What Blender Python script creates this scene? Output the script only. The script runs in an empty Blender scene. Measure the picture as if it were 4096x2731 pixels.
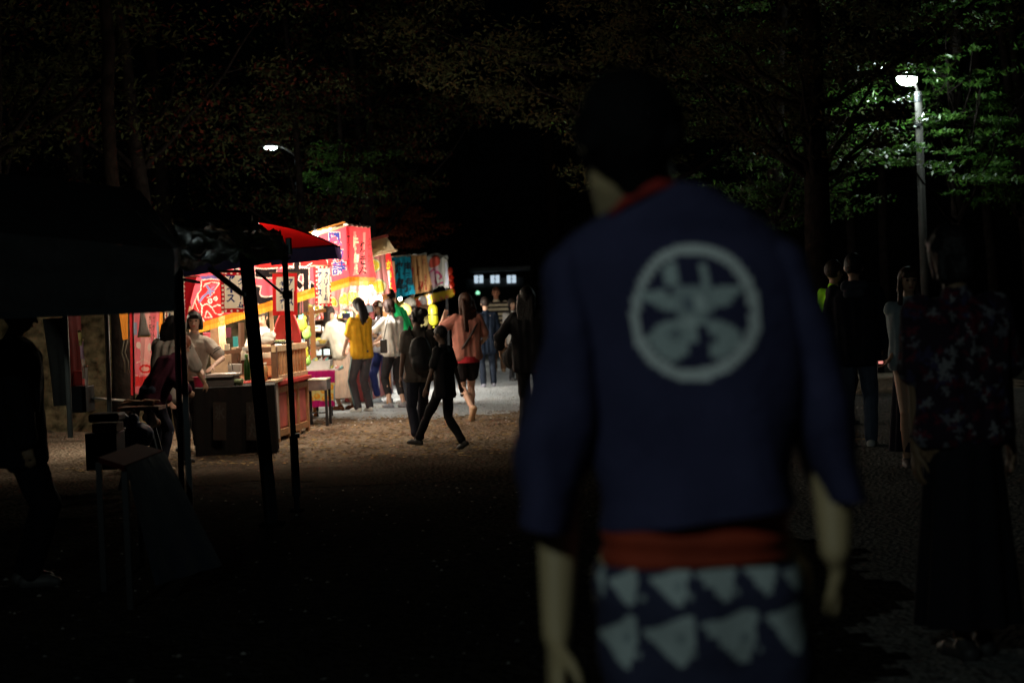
import bpy, bmesh, math, random
import numpy as np
from mathutils import Vector, Matrix, noise
from mathutils.bvhtree import BVHTree
from mathutils.geometry import tessellate_polygon
random.seed(7); RNG = np.random.default_rng(7)
SC = bpy.context.scene
COL = SC.collection
R = math.radians

# ------------------------------------------------------------------ camera
F = 6827.0; CX, CY = 2048.0, 1365.5; CAMH = 1.45
PITCH = math.atan((CY - 1223.0) / F); ROLL = R(2.3)
cam_data = bpy.data.cameras.new('camera'); cam = bpy.data.objects.new('camera', cam_data); COL.objects.link(cam)
cam_data.sensor_width = 36.0; cam_data.lens = 60.0
cam_data.clip_start = 0.1; cam_data.clip_end = 600.0
_f = Vector((0, math.cos(PITCH), -math.sin(PITCH)))
_r0 = Vector((1, 0, 0)); _u0 = _r0.cross(_f)
RT = (_r0 * math.cos(ROLL) - _u0 * math.sin(ROLL)); UP = (_u0 * math.cos(ROLL) + _r0 * math.sin(ROLL))
FW = _f
cam.matrix_world = Matrix(((RT.x, UP.x, -FW.x, 0), (RT.y, UP.y, -FW.y, 0), (RT.z, UP.z, -FW.z, CAMH), (0, 0, 0, 1)))
cam_data.dof.use_dof = True; cam_data.dof.focus_distance = 15.0; cam_data.dof.aperture_fstop = 2.6
SC.camera = cam
CO = Vector((0, 0, CAMH))

# ------------------------------------------------------------------ world, moonlight, exposure
W = bpy.data.worlds.new('World'); SC.world = W; W.use_nodes = True
nt = W.node_tree; bg = nt.nodes['Background']
sky = nt.nodes.new('ShaderNodeTexSky'); sky.sky_type = 'NISHITA'; sky.sun_disc = False
sky.sun_elevation = R(35); sky.sun_rotation = R(210)
nt.links.new(sky.outputs[0], bg.inputs[0]); bg.inputs[1].default_value = 0.00003
sun_d = bpy.data.lights.new('moon', 'SUN'); sun_d.energy = 0.0006; sun_d.angle = R(0.5); sun_d.color = (1, .97, .9)
sun = bpy.data.objects.new('moon', sun_d); COL.objects.link(sun); sun.rotation_euler = (R(55), 0, R(-30)); sun.location = (0, 0, 40)
SC.view_settings.view_transform = 'Standard'; SC.view_settings.look = 'None'
SC.view_settings.exposure = 0.0; SC.view_settings.gamma = 1.0; SC.view_settings.use_curve_mapping = False
SC.cycles.max_bounces = 6; SC.cycles.sample_clamp_indirect = 3.0

# ------------------------------------------------------------------ measuring helpers
def P(px, py, d):
    return CO + FW * d + RT * ((px - CX) / F * d) - UP * ((py - CY) / F * d)
def G(px, py, z=0.0):
    v = FW + RT * ((px - CX) / F) - UP * ((py - CY) / F)
    return CO + v * ((z - CAMH) / v.z)
def GD(px, d, py=1500):
    p = P(px, py, d); return Vector((p.x, p.y, 0.0))

# ------------------------------------------------------------------ materials
MC = {}
def M(name, col, rough=.75, bump=0., bscale=60., metal=0., trans=0., var=.12, vscale=9., coat=0., attr=False, spec=.4):
    if name in MC: return MC[name]
    m = bpy.data.materials.new(name); m.use_nodes = True; n = m.node_tree; b = n.nodes['Principled BSDF']
    out = n.nodes['Material Output']
    b.inputs['Roughness'].default_value = rough; b.inputs['Metallic'].default_value = metal
    b.inputs['Coat Weight'].default_value = coat; b.inputs['Specular IOR Level'].default_value = spec
    tc = n.nodes.new('ShaderNodeTexCoord')
    nz = n.nodes.new('ShaderNodeTexNoise'); nz.inputs['Scale'].default_value = vscale; nz.inputs['Detail'].default_value = 6
    n.links.new(tc.outputs['Object'], nz.inputs['Vector'])
    mr = n.nodes.new('ShaderNodeMapRange'); mr.inputs[1].default_value = .3; mr.inputs[2].default_value = .7
    mr.inputs[3].default_value = 1 - var; mr.inputs[4].default_value = 1 + var
    n.links.new(nz.outputs[0], mr.inputs[0])
    mx = n.nodes.new('ShaderNodeVectorMath'); mx.operation = 'MULTIPLY'
    if attr:
        at = n.nodes.new('ShaderNodeAttribute'); at.attribute_name = 'print'; n.links.new(at.outputs['Color'], mx.inputs[0])
    else:
        mx.inputs[0].default_value = col[:3]
    n.links.new(mr.outputs[0], mx.inputs[1]); n.links.new(mx.outputs[0], b.inputs['Base Color'])
    if bump:
        n2 = n.nodes.new('ShaderNodeTexNoise'); n2.inputs['Scale'].default_value = bscale; n2.inputs['Detail'].default_value = 4
        n.links.new(tc.outputs['Object'], n2.inputs['Vector'])
        bp = n.nodes.new('ShaderNodeBump'); bp.inputs['Strength'].default_value = bump; bp.inputs['Distance'].default_value = .02
        n.links.new(n2.outputs[0], bp.inputs['Height']); n.links.new(bp.outputs[0], b.inputs['Normal'])
    if trans:
        tr = n.nodes.new('ShaderNodeBsdfTranslucent'); n.links.new(mx.outputs[0], tr.inputs[0])
        ms = n.nodes.new('ShaderNodeMixShader'); ms.inputs[0].default_value = trans
        n.links.new(b.outputs[0], ms.inputs[1]); n.links.new(tr.outputs[0], ms.inputs[2]); n.links.new(ms.outputs[0], out.inputs[0])
    MC[name] = m; return m
def ME(name, col, strength):
    if name in MC: return MC[name]
    m = bpy.data.materials.new(name); m.use_nodes = True; b = m.node_tree.nodes['Principled BSDF']
    b.inputs['Base Color'].default_value = (*[min(c, .8) for c in col], 1)
    b.inputs['Emission Color'].default_value = (*col, 1); b.inputs['Emission Strength'].default_value = strength
    MC[name] = m; return m
PRINT = M('printed_cloth', (1, 1, 1), .85, attr=True, trans=.5, var=.06, vscale=5, spec=.1)
PRINTO = M('printed_garment', (1, 1, 1), .85, bump=.25, bscale=120, attr=True, var=.1, vscale=14, spec=.15)
SKIN = M('skin', (.50, .30, .20), .55, var=.05)
def cloth(name, col, **k): return M(name, col, k.pop('rough', .85), bump=.3, bscale=90, var=.12, vscale=12, spec=.15, **k)

# ------------------------------------------------------------------ mesh helpers
class MB:
    def __init__(s): s.v = []; s.f = []
    def add(s, vs, fs):
        o = len(s.v); s.v += [tuple(v) for v in vs]; s.f += [tuple(i + o for i in f) for f in fs]; return s
    def boxc(s, c, ax, ay, az):
        c = Vector(c); vs = [c + ax * i + ay * j + az * k for i in (-1, 1) for j in (-1, 1) for k in (-1, 1)]
        return s.add(vs, [(0, 1, 3, 2), (4, 6, 7, 5), (0, 4, 5, 1), (2, 3, 7, 6), (0, 2, 6, 4), (1, 5, 7, 3)])
    def box(s, c, size, rz=0.):
        a = Matrix.Rotation(rz, 3, 'Z')
        return s.boxc(c, a @ Vector((size[0] / 2, 0, 0)), a @ Vector((0, size[1] / 2, 0)), Vector((0, 0, size[2] / 2)))
    def bar(s, p, q, w, h=None, up=Vector((0, 0, 1))):
        p = Vector(p); q = Vector(q); d = (q - p); L = d.length; d.normalize(); h = h or w
        sx = d.cross(up)
        if sx.length < .01: sx = d.cross(Vector((0, 1, 0)))
        sx.normalize(); sy = sx.cross(d)
        return s.boxc((p + q) / 2, d * L / 2, sx * w / 2, sy * h / 2)
    def tube(s, pts, rad, n=8, cap=True):
        pts = [Vector(p) for p in pts]
        if not hasattr(rad, '__len__'): rad = [rad] * len(pts)
        rings = []; ref = Vector((.13, .97, .21))
        for i, p in enumerate(pts):
            d = (pts[min(i + 1, len(pts) - 1)] - pts[max(i - 1, 0)]).normalized()
            a = d.cross(ref)
            if a.length < .05: a = d.cross(Vector((1, 0, 0)))
            a.normalize(); b = d.cross(a)
            rings.append([p + (a * math.cos(t) + b * math.sin(t)) * rad[i] for t in [2 * math.pi * k / n for k in range(n)]])
        return s.loft(rings, cap)
    def loft(s, rings, cap=True, closed=True):
        n = len(rings[0]); vs = [v for r in rings for v in r]; fs = []
        for i in range(len(rings) - 1):
            for k in range(n if closed else n - 1):
                fs.append((i * n + k, i * n + (k + 1) % n, (i + 1) * n + (k + 1) % n, (i + 1) * n + k))
        if cap and closed: fs.append(tuple(range(n))[::-1]); fs.append(tuple((len(rings) - 1) * n + k for k in range(n)))
        return s.add(vs, fs)
    def lathe(s, c, prof, n=16, axis=None):
        c = Vector(c); rings = [[c + Vector((r * math.cos(2 * math.pi * k / n), r * math.sin(2 * math.pi * k / n), z)) for k in range(n)] for r, z in prof]
        return s.loft(rings)
    def ell(s, c, r, n=12, m=8, rot=None):
        c = Vector(c); rings = []
        for i in range(1, m):
            t = math.pi * i / m - math.pi / 2; rr = []
            for k in range(n):
                a = 2 * math.pi * k / n; v = Vector((r[0] * math.cos(t) * math.cos(a), r[1] * math.cos(t) * math.sin(a), r[2] * math.sin(t)))
                rr.append(c + (rot @ v if rot else v))
            rings.append(rr)
        return s.loft(rings)
    def cap(s, p, q, r0, r1, n=10):
        p = Vector(p); q = Vector(q); d = q - p
        if d.length < 1e-5: d = Vector((0, 0, 1e-4))
        u = d.normalized(); a = u.cross(Vector((.31, .9, .27)))
        if a.length < .05: a = u.cross(Vector((1, 0, 0)))
        a.normalize(); b = u.cross(a); rings = []
        for t in (-75, -45, -15): rings.append((p + u * r0 * math.sin(R(t)), r0 * math.cos(R(t))))
        for t in (15, 45, 75): rings.append((q + u * r1 * math.sin(R(t)), r1 * math.cos(R(t))))
        rr = [[c + (a * math.cos(2 * math.pi * k / n) + b * math.sin(2 * math.pi * k / n)) * rad for k in range(n)] for c, rad in rings]
        return s.loft(rr)
    def mesh(s, name):
        me = bpy.data.meshes.new(name); me.from_pydata([tuple(v) for v in s.v], [], s.f); me.update(); return me

def thing(name, label, cat, loc=(0, 0, 0), group=None, rz=0.):
    o = bpy.data.objects.new(name, None); COL.objects.link(o); o.location = loc; o.rotation_euler = (0, 0, rz)
    o.empty_display_size = .2; o['label'] = label; o['category'] = cat
    if group: o['group'] = group
    return o
def root_of(o):
    while o.parent: o = o.parent
    return o
def part(name, mb, mat, parent=None, smooth=False, local=False, bevel=0., **props):
    me = mb.mesh(name) if isinstance(mb, MB) else mb
    if parent is not None and not local:
        me.transform(Matrix.Translation(-Vector(root_of(parent).location)))
    o = bpy.data.objects.new(name, me); COL.objects.link(o)
    if mat is not None:
        me.materials.clear(); me.materials.append(mat)
    if smooth and len(me.polygons): me.polygons.foreach_set('use_smooth', [True] * len(me.polygons))
    if parent is not None: o.parent = parent
    if bevel:
        b = o.modifiers.new('bevel', 'BEVEL'); b.width = bevel; b.segments = 2; b.limit_method = 'ANGLE'
    for k, v in props.items(): o[k] = v
    return o
def single(name, label, cat, mb, mat, smooth=False, group=None, kind=None, bevel=0.):
    me = mb.mesh(name) if isinstance(mb, MB) else mb
    c = Vector((0, 0, 0))
    if kind is None and len(me.vertices):
        co = np.empty(len(me.vertices) * 3); me.vertices.foreach_get('co', co); co = co.reshape(-1, 3)
        c = Vector(((co[:, 0].min() + co[:, 0].max()) / 2, (co[:, 1].min() + co[:, 1].max()) / 2, co[:, 2].min()))
        me.transform(Matrix.Translation(-c))
    o = part(name, me, mat, None, smooth, bevel=bevel); o.location = c
    if kind: o['kind'] = kind
    if label: o['label'] = label
    if cat: o['category'] = cat
    if group: o['group'] = group
    return o
def np_mesh(name, verts, faces):
    me = bpy.data.meshes.new(name); nv = len(verts); nf, k = faces.shape
    me.vertices.add(nv); me.vertices.foreach_set('co', verts.astype(np.float32).ravel())
    me.loops.add(nf * k); me.loops.foreach_set('vertex_index', faces.astype(np.int32).ravel())
    me.polygons.add(nf); me.polygons.foreach_set('loop_start', np.arange(0, nf * k, k, dtype=np.int32))
    me.update(calc_edges=True); me.validate(); return me
def face_centers(me):
    c = np.empty(len(me.polygons) * 3); me.polygons.foreach_get('center', c); return c.reshape(-1, 3)
def paint(me, cols):
    a = me.attributes.new('print', 'FLOAT_COLOR', 'FACE')
    arr = np.ones((len(me.polygons), 4), dtype=np.float32); arr[:, :3] = cols; a.data.foreach_set('color', arr.ravel())
def blob(mb, voxel, smooth=3, fold=0., seed=0):
    me = mb.mesh('tmp'); o = bpy.data.objects.new('tmp', me); COL.objects.link(o)
    m = o.modifiers.new('r', 'REMESH'); m.mode = 'VOXEL'; m.voxel_size = voxel; m.use_smooth_shade = True
    s = o.modifiers.new('s', 'SMOOTH'); s.factor = .5; s.iterations = smooth
    dg = bpy.context.evaluated_depsgraph_get(); res = bpy.data.meshes.new_from_object(o.evaluated_get(dg))
    bpy.data.objects.remove(o); bpy.data.meshes.remove(me)
    n = len(res.polygons)
    if n: res.polygons.foreach_set('use_smooth', [True] * n)
    if fold:
        nv = len(res.vertices); co = np.empty(nv * 3); res.vertices.foreach_get('co', co); co = co.reshape(-1, 3)
        no = np.empty(nv * 3); res.vertex_normals.foreach_get('vector', no); no = no.reshape(-1, 3)
        x, y, z = co.T; k = seed * 1.7
        w = (np.sin(x * 31 + y * 27 + np.sin(z * 9 + k) * 2.2 + k) * .5 + np.sin(z * 38 + x * 22 + np.sin(y * 17 + k) * 2 + k) * .3
             + np.sin(x * 55 - y * 48 + z * 12 + k * 3) * .25)
        co += no * (w * fold)[:, None]; res.vertices.foreach_set('co', co.ravel()); res.update()
    return res

# ------------------------------------------------------------------ printed designs (traced in photo pixels, applied per face of the cloth)
_TXT = {}
def glyph(ch, bold=0.):
    key = (ch, bold)
    if key in _TXT: return _TXT[key]
    cu = bpy.data.curves.new('t', 'FONT'); cu.body = ch; cu.size = 1; cu.offset = bold; cu.resolution_u = 3
    o = bpy.data.objects.new('t', cu); COL.objects.link(o); dg = bpy.context.evaluated_depsgraph_get()
    me = bpy.data.meshes.new_from_object(o.evaluated_get(dg)); me.calc_loop_triangles()
    v = [(p.co.x, p.co.y) for p in me.vertices]; t = [tuple(q.vertices) for q in me.loop_triangles]
    bpy.data.objects.remove(o); bpy.data.curves.remove(cu); bpy.data.meshes.remove(me)
    _TXT[key] = (v, t); return _TXT[key]
class Design:
    def __init__(s, base): s.base = base; s.v = []; s.f = []; s.c = []; s.z = 0
    def tri(s, col, v, t):
        s.z += 1; o = len(s.v); s.v += [(p[0], p[1], s.z * .5) for p in v]
        for q in t: s.f.append(tuple(i + o for i in q)); s.c.append(col)
    def poly(s, col, pts):
        t = tessellate_polygon([[Vector((*p, 0)) for p in pts]]); s.tri(col, pts, t); return s
    def rect(s, col, x0, y0, x1, y1): return s.poly(col, [(x0, y0), (x1, y0), (x1, y1), (x0, y1)])
    def ell(s, col, x, y, rx, ry, a0=0, a1=360):
        return s.poly(col, [(x + rx * math.cos(R(a)), y + ry * math.sin(R(a))) for a in np.linspace(a0, a1, 22)[:-1 if a1 - a0 >= 360 else None]])
    def stroke(s, col, pts, w):
        for (a, b) in zip(pts, pts[1:]):
            dx, dy = b[0] - a[0], b[1] - a[1]; L = math.hypot(dx, dy) or 1; nx, ny = -dy / L * w / 2, dx / L * w / 2
            s.poly(col, [(a[0] + nx, a[1] + ny), (b[0] + nx, b[1] + ny), (b[0] - nx, b[1] - ny), (a[0] - nx, a[1] - ny)])
        for p in pts: s.ell(col, p[0], p[1], w / 2, w / 2)
        return s
    def text(s, col, ch, x0, y0, x1, y1, bold=0., outline=None, ow=.05, shear=0.):
        v0, _ = glyph(ch, bold)
        if not v0: return s
        xs = [p[0] for p in v0]; ys = [p[1] for p in v0]; a, b, c, d = min(xs), max(xs), min(ys), max(ys)
        sx = (x1 - x0) / max(b - a, .2); sy = (y1 - y0) / max(d - c, .35)
        for cc, bo in (([(outline, bold + ow)] if outline else []) + [(col, bold)]):
            v, t = glyph(ch, bo)
            s.tri(cc, [((x0 + x1) / 2 + (p[0] - (a + b) / 2) * sx, (y0 + y1) / 2 - (p[1] - (c + d) / 2) * sy + (p[0] - (a + b) / 2) * sx * shear) for p in v], t)
        return s
    def sample(s, xy):
        out = np.tile(np.array(s.base, dtype=np.float32), (len(xy), 1))
        if s.f:
            bv = BVHTree.FromPolygons(s.v, s.f); top = s.z + 10; dn = Vector((0, 0, -1))
            for i, (x, y) in enumerate(xy):
                h = bv.ray_cast(Vector((x, y, top)), dn)
                if h[2] is not None: out[i] = s.c[h[2]]
        return out
def sheet(corners, design, cell=.009, fold=.012, nf=5., phase=0., pin_top=True, sag=0., scallop=0., nsc=6):
    """cloth grid between four (px,py,depth) corners TL,TR,BR,BL"""
    tl, tr, br, bl = [P(*c) for c in corners]; L = max((tr - tl).length, (br - bl).length); H = max((bl - tl).length, (br - tr).length)
    nu = max(3, int(L / cell)); nv = max(3, int(H / cell))
    u, v = np.meshgrid(np.linspace(0, 1, nu + 1), np.linspace(0, 1, nv + 1))
    A = [np.array(p) for p in (tl, tr, br, bl)]
    def bil(u, v, Q): return Q[0] * ((1 - u) * (1 - v))[..., None] + Q[1] * (u * (1 - v))[..., None] + Q[2] * (u * v)[..., None] + Q[3] * ((1 - u) * v)[..., None]
    w = bil(u, v, A); n = np.cross(A[1] - A[0], A[3] - A[0]); n /= np.linalg.norm(n)
    amp = fold * (.25 + .75 * v if pin_top else 1)
    off = amp * (np.sin(u * nf * 6.28 + phase + np.sin(v * 3 + phase) * .8) + .4 * np.sin(u * nf * 15 + phase * 2 + v * 4))
    w = w + n * off[..., None]
    w[..., 2] -= sag * np.sin(u * math.pi) * 1.0
    if scallop: w[..., 2] -= v * scallop * np.abs(np.sin(u * math.pi * nsc))
    idx = np.arange((nu + 1) * (nv + 1)).reshape(nv + 1, nu + 1)
    f = np.stack([idx[:-1, :-1], idx[:-1, 1:], idx[1:, 1:], idx[1:, :-1]], -1).reshape(-1, 4)
    me = np_mesh('cloth', w.reshape(-1, 3), f)
    if design is not None:
        pc = [np.array(c[:2], dtype=float) for c in corners]
        uc, vc = np.meshgrid((np.arange(nu) + .5) / nu, (np.arange(nv) + .5) / nv)
        paint(me, design.sample(bil(uc, vc, pc).reshape(-1, 2)))
    me.polygons.foreach_set('use_smooth', [True] * len(me.polygons))
    return me

# ================================================================== GROUND
def ground_mat(name, c1, c2, c3, sc, light_fade=None):
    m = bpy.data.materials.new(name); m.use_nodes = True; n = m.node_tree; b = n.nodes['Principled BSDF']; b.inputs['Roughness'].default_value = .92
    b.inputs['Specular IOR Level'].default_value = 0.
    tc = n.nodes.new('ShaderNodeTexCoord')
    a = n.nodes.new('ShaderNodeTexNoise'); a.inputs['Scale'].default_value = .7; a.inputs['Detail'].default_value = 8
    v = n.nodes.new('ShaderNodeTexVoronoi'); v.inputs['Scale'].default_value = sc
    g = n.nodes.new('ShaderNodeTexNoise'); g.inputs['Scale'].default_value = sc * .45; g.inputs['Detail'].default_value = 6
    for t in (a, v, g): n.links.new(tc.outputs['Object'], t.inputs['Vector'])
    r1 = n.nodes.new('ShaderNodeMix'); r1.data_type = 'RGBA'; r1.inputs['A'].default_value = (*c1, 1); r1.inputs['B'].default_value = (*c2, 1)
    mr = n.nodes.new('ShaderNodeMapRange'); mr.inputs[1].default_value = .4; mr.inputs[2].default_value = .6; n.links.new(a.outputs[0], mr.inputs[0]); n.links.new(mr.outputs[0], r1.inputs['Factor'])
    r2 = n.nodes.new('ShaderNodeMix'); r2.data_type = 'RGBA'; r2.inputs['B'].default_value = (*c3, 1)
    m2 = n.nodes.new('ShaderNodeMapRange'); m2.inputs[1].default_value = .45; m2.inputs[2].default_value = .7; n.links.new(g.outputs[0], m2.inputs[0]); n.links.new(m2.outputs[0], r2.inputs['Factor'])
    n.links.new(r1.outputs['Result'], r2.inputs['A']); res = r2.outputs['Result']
    if light_fade:   # light falloff painted in: darker near side, full dirt colour beyond, ragged change between
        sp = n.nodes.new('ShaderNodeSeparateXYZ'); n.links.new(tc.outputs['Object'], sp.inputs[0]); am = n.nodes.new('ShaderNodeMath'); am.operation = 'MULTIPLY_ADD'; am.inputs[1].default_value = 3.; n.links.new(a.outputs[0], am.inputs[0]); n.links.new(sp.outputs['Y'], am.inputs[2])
        m3 = n.nodes.new('ShaderNodeMapRange'); m3.interpolation_type = 'SMOOTHSTEP'; m3.inputs[1].default_value = light_fade[1] + 1.5; m3.inputs[2].default_value = light_fade[2] + 1.5; n.links.new(am.outputs[0], m3.inputs[0])
        r3 = n.nodes.new('ShaderNodeMix'); r3.data_type = 'RGBA'; r3.inputs['A'].default_value = (*light_fade[0], 1); n.links.new(res, r3.inputs['B']); n.links.new(m3.outputs[0], r3.inputs['Factor']); res = r3.outputs['Result']
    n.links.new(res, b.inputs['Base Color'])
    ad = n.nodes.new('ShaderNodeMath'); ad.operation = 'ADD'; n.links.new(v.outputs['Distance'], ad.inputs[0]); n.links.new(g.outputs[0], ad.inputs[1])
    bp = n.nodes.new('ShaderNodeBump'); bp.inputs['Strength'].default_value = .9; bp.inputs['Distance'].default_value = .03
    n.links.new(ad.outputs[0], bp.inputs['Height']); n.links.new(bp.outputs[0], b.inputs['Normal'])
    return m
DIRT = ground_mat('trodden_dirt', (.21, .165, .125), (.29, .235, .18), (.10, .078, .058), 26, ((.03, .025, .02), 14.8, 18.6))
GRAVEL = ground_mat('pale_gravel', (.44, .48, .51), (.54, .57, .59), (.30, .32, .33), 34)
DARKDIRT = ground_mat('unlit_earth', (.026, .024, .021), (.034, .031, .027), (.014, .013, .011), 24)  # ground beyond the stall light, its darkness put into the colour
def gsheet(name, x0, x1, y0, y1, n, z, mat, edge=None):
    nx = max(2, int((x1 - x0) / n)); ny = max(2, int((y1 - y0) / n)); xs = np.linspace(x0, x1, nx + 1); ys = np.linspace(y0, y1, ny + 1)
    X, Y = np.meshgrid(xs, ys); Z = np.zeros_like(X) + z
    idx = np.arange(X.size).reshape(X.shape); f = np.stack([idx[:-1, :-1], idx[:-1, 1:], idx[1:, 1:], idx[1:, :-1]], -1).reshape(-1, 4)
    if edge is not None:
        cx = (X[:-1, :-1] + X[1:, 1:]).ravel() / 2; cy = (Y[:-1, :-1] + Y[1:, 1:]).ravel() / 2; f = f[edge(cx, cy)]
    return single(name, None, None, np_mesh(name, np.stack([X, Y, Z], -1).reshape(-1, 3), f), mat, kind='structure')
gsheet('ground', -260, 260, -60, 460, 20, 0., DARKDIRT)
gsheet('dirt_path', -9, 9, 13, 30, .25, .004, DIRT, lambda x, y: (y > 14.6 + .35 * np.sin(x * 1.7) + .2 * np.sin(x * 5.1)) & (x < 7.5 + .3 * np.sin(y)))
gsheet('gravel_path', -8, 7.5, 21, 75, .12, .008, GRAVEL, lambda x, y: (y > 22.9 + .3 * np.sin(x * 2.3 + 1) + .18 * np.sin(x * 7) + .1 * np.sin(x * 19) - .25 * x * (x > 0)) & (x < 4.5 + .5 * np.sin(y * .5)) & (x > -2.9 - (y - 24) * .06 + .1 * np.sin(y * 4)))
APRON = ground_mat('lit_grit', (.15, .155, .15), (.20, .205, .20), (.09, .09, .088), 30)  # paler ground on the right, the light there put into its colour
gsheet('lit_grit_path', .6, 9.6, 3.4, 24, .07, .012, APRON, lambda x, y: (x > 1.15 + .09 * y * .5 + .3 * np.sin(y * .9) + .12 * np.sin(y * 4.1) + .05 * np.sin(y * 17 + x * 9)) & (x < 8.5 + .4 * np.sin(y)))
# scattered chips, dry leaves and stones
def litter(name, n, x0, x1, y0, y1, s0, s1, cols, seed, flat=.35):
    g = np.random.default_rng(seed); c = np.stack([g.uniform(x0, x1, n), g.uniform(y0, y1, n), np.full(n, .012)], -1)
    a = g.uniform(0, 6.28, n); s = g.uniform(s0, s1, n); h = s * g.uniform(.1, flat, n)
    ux = np.stack([np.cos(a), np.sin(a), np.zeros(n)], -1) * s[:, None]; uy = np.stack([-np.sin(a), np.cos(a), np.zeros(n)], -1) * (s * g.uniform(.4, .9, n))[:, None]
    up = np.stack([np.zeros(n), np.zeros(n), h], -1)
    V = np.stack([c - ux, c - uy, c + ux, c + uy, c + up], 1).reshape(-1, 3); b = np.arange(n) * 5
    Fc = np.concatenate([np.stack([b + i, b + (i + 1) % 4, b + 4], -1) for i in range(4)])
    me = np_mesh(name, V, Fc); cc = np.array(cols)[g.integers(0, len(cols), n)] * g.uniform(.6, 1.3, (n, 1)); paint(me, np.concatenate([cc] * 4))
    return single(name, None, None, me, M('litter', (1, 1, 1), .9, attr=True, var=.1, spec=0.), kind='stuff')
litter('dry_leaves', 5200, -4.5, 3.5, 16.5, 23.5, .012, .04, [(.20, .13, .07), (.28, .19, .10), (.12, .08, .05), (.35, .25, .12), (.08, .06, .04)], 3)
litter('pebbles', 3000, -2.6, 4.5, 21, 38, .008, .022, [(.45, .45, .43), (.3, .3, .3), (.55, .53, .5), (.2, .18, .15)], 4, .9)
litter('dark_stones', 900, -3, 4.5, 5.5, 14, .006, .02, [(.2, .19, .17), (.1, .1, .1), (.35, .35, .33)], 5, .8)

# ================================================================== LAMPS
def point(parent, name, loc, watts, col, rad=.05, local=None):
    d = bpy.data.lights.new(name, 'POINT'); d.energy = watts; d.color = col; d.shadow_soft_size = rad
    o = bpy.data.objects.new(name, d); COL.objects.link(o); o.parent = parent; o.location = Vector(loc) - Vector(parent.location); return o
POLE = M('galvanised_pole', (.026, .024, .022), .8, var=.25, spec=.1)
DARKM = M('dark_metal', (.03, .032, .035), .4, metal=.5)
def street_lamp(base, H, arm, label, watts, pole_r=.075, emit=60., gs=1.):
    base = Vector(base); t = thing('street_lamp', label, 'street lamp', base, 'park street lamps')
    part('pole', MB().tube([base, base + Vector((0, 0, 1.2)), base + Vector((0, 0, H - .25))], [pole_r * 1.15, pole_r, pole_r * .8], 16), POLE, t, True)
    part('band', MB().tube([base + Vector((0, 0, H - .85)), base + Vector((0, 0, H - .80))], pole_r * 1.02 + .004, 14), DARKM, t)
    part('band', MB().tube([base + Vector((0, 0, H - .42)), base + Vector((0, 0, H - .28))], pole_r * .95 + .004, 14), DARKM, t)
    top = base + Vector((0, 0, H - .25)); hd = base + Vector((arm[0], arm[1], H))
    part('arm', MB().tube([top, top.lerp(hd, .5) + Vector((0, 0, .06)), hd + Vector((0, 0, .03))], .028, 10), POLE, t, True)
    u = Vector((arm[0], arm[1], 0)).normalized(); sd = Vector((-u.y, u.x, 0)); c = hd + u * .1
    rings = []
    for zz, sc in ((-.02, 1.), (.03, .97), (.07, .7), (.09, .3)):
        rings.append([c + (u * math.cos(a) * .27 + sd * math.sin(a) * .13) * sc + Vector((0, 0, zz)) for a in np.linspace(0, 2 * math.pi, 21)[:-1]])
    part('lamp_head', MB().loft(rings), DARKM, t, True)
    rings = [[c + (u * math.cos(a) * .24 + sd * math.sin(a) * .11) * sc * gs + Vector((0, 0, zz)) for a in np.linspace(0, 2 * math.pi, 21)[:-1]] for zz, sc in ((-.021, 1.), (-.09 * gs, .95), (-.15 * gs, .55))]
    part('lamp_glass', MB().loft(rings), ME('lamp_white_%d' % int(emit), (.85, 1., .93), emit), t, True)
    point(t, 'lamp_light', c + Vector((0, 0, -.24)), watts, (.82, 1., .96), .1)
    return t
g1 = GD(3712, 29.5); street_lamp(g1, 5.1, (-.15, -.12), 'tall grey street lamp shining white among green leaves at upper right', 150, emit=40.)
g2 = GD(1228, 37.); street_lamp(g2, 5.1, (-.46, -.12), 'far street lamp half hidden by foliage above the red tent', 28, emit=20., gs=.6)
street_lamp((-2.9, -2.4, 0), 4.4, (.4, .2), 'grey street lamp standing behind the photographer', 142)

BULB = ME('bulb_glow', (1., .93, .8), 25.)
CORD = M('black_cord', (.01, .01, .01), .6)
def bulb(pt, watts, label, top=.3, col=(1., .86, .66), shade=False):
    t = thing('hanging_bulb', label, 'light bulb', pt, 'bare bulbs hung in the stalls')
    part('cord', MB().tube([pt + Vector((0, 0, .09)), pt + Vector((.01, 0, top))], .006, 6), CORD, t)
    part('socket', MB().lathe(pt, [(.012, .10), (.02, .095), (.02, .045), (.016, .04)], 10), CORD, t, True)
    part('bulb_glass', MB().ell(pt, (.034, .034, .042)), BULB, t, True)
    if shade: part('lamp_shade', MB().lathe(pt, [(.03, .07), (.14, .03), (.142, .026), (.028, .064)], 18), M('enamel', (.75, .72, .65), .3), t, True)
    point(t, 'bulb_light', pt + Vector((0, 0, -.05)), watts, col, .06)
    return t
WARM = (1., .84, .62)
bulb(P(930, 1215, 20.9), 55, 'bare bulb hidden behind the octopus banner', .35, WARM)
bulb(P(1130, 1165, 21.0), 68, 'bare bulb behind the large black lettering of the pink banner', .35, WARM)
bulb(P(1310, 1080, 20.9), 60, 'bare bulb behind the blue lettering near the corner of the first stall', .3, WARM)
bulb(P(1262, 937, 19.7), 50, 'bright bulb at the top of the pink banner beside the red canopy tip', .12, WARM)
bulb(P(1440, 985, 21.9), 60, 'bright bulb behind the red corner banner', .3, WARM)
bulb(P(905, 1050, 18.7), 34, 'bare bulb hung above the ice cream flags', .3, WARM)
bulb(P(1165, 1022, 18.9), 34, 'bare bulb above the red candy flag', .3, WARM)
bulb(P(1280, 1215, 24.6), 45, 'bright bulb over the toy table under the lemon awning', .3, (1., .9, .74))
bulb(P(1410, 1180, 27.6), 150, 'bright bulb under the lemon awning over the queue', .3, (1., .9, .74))
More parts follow.
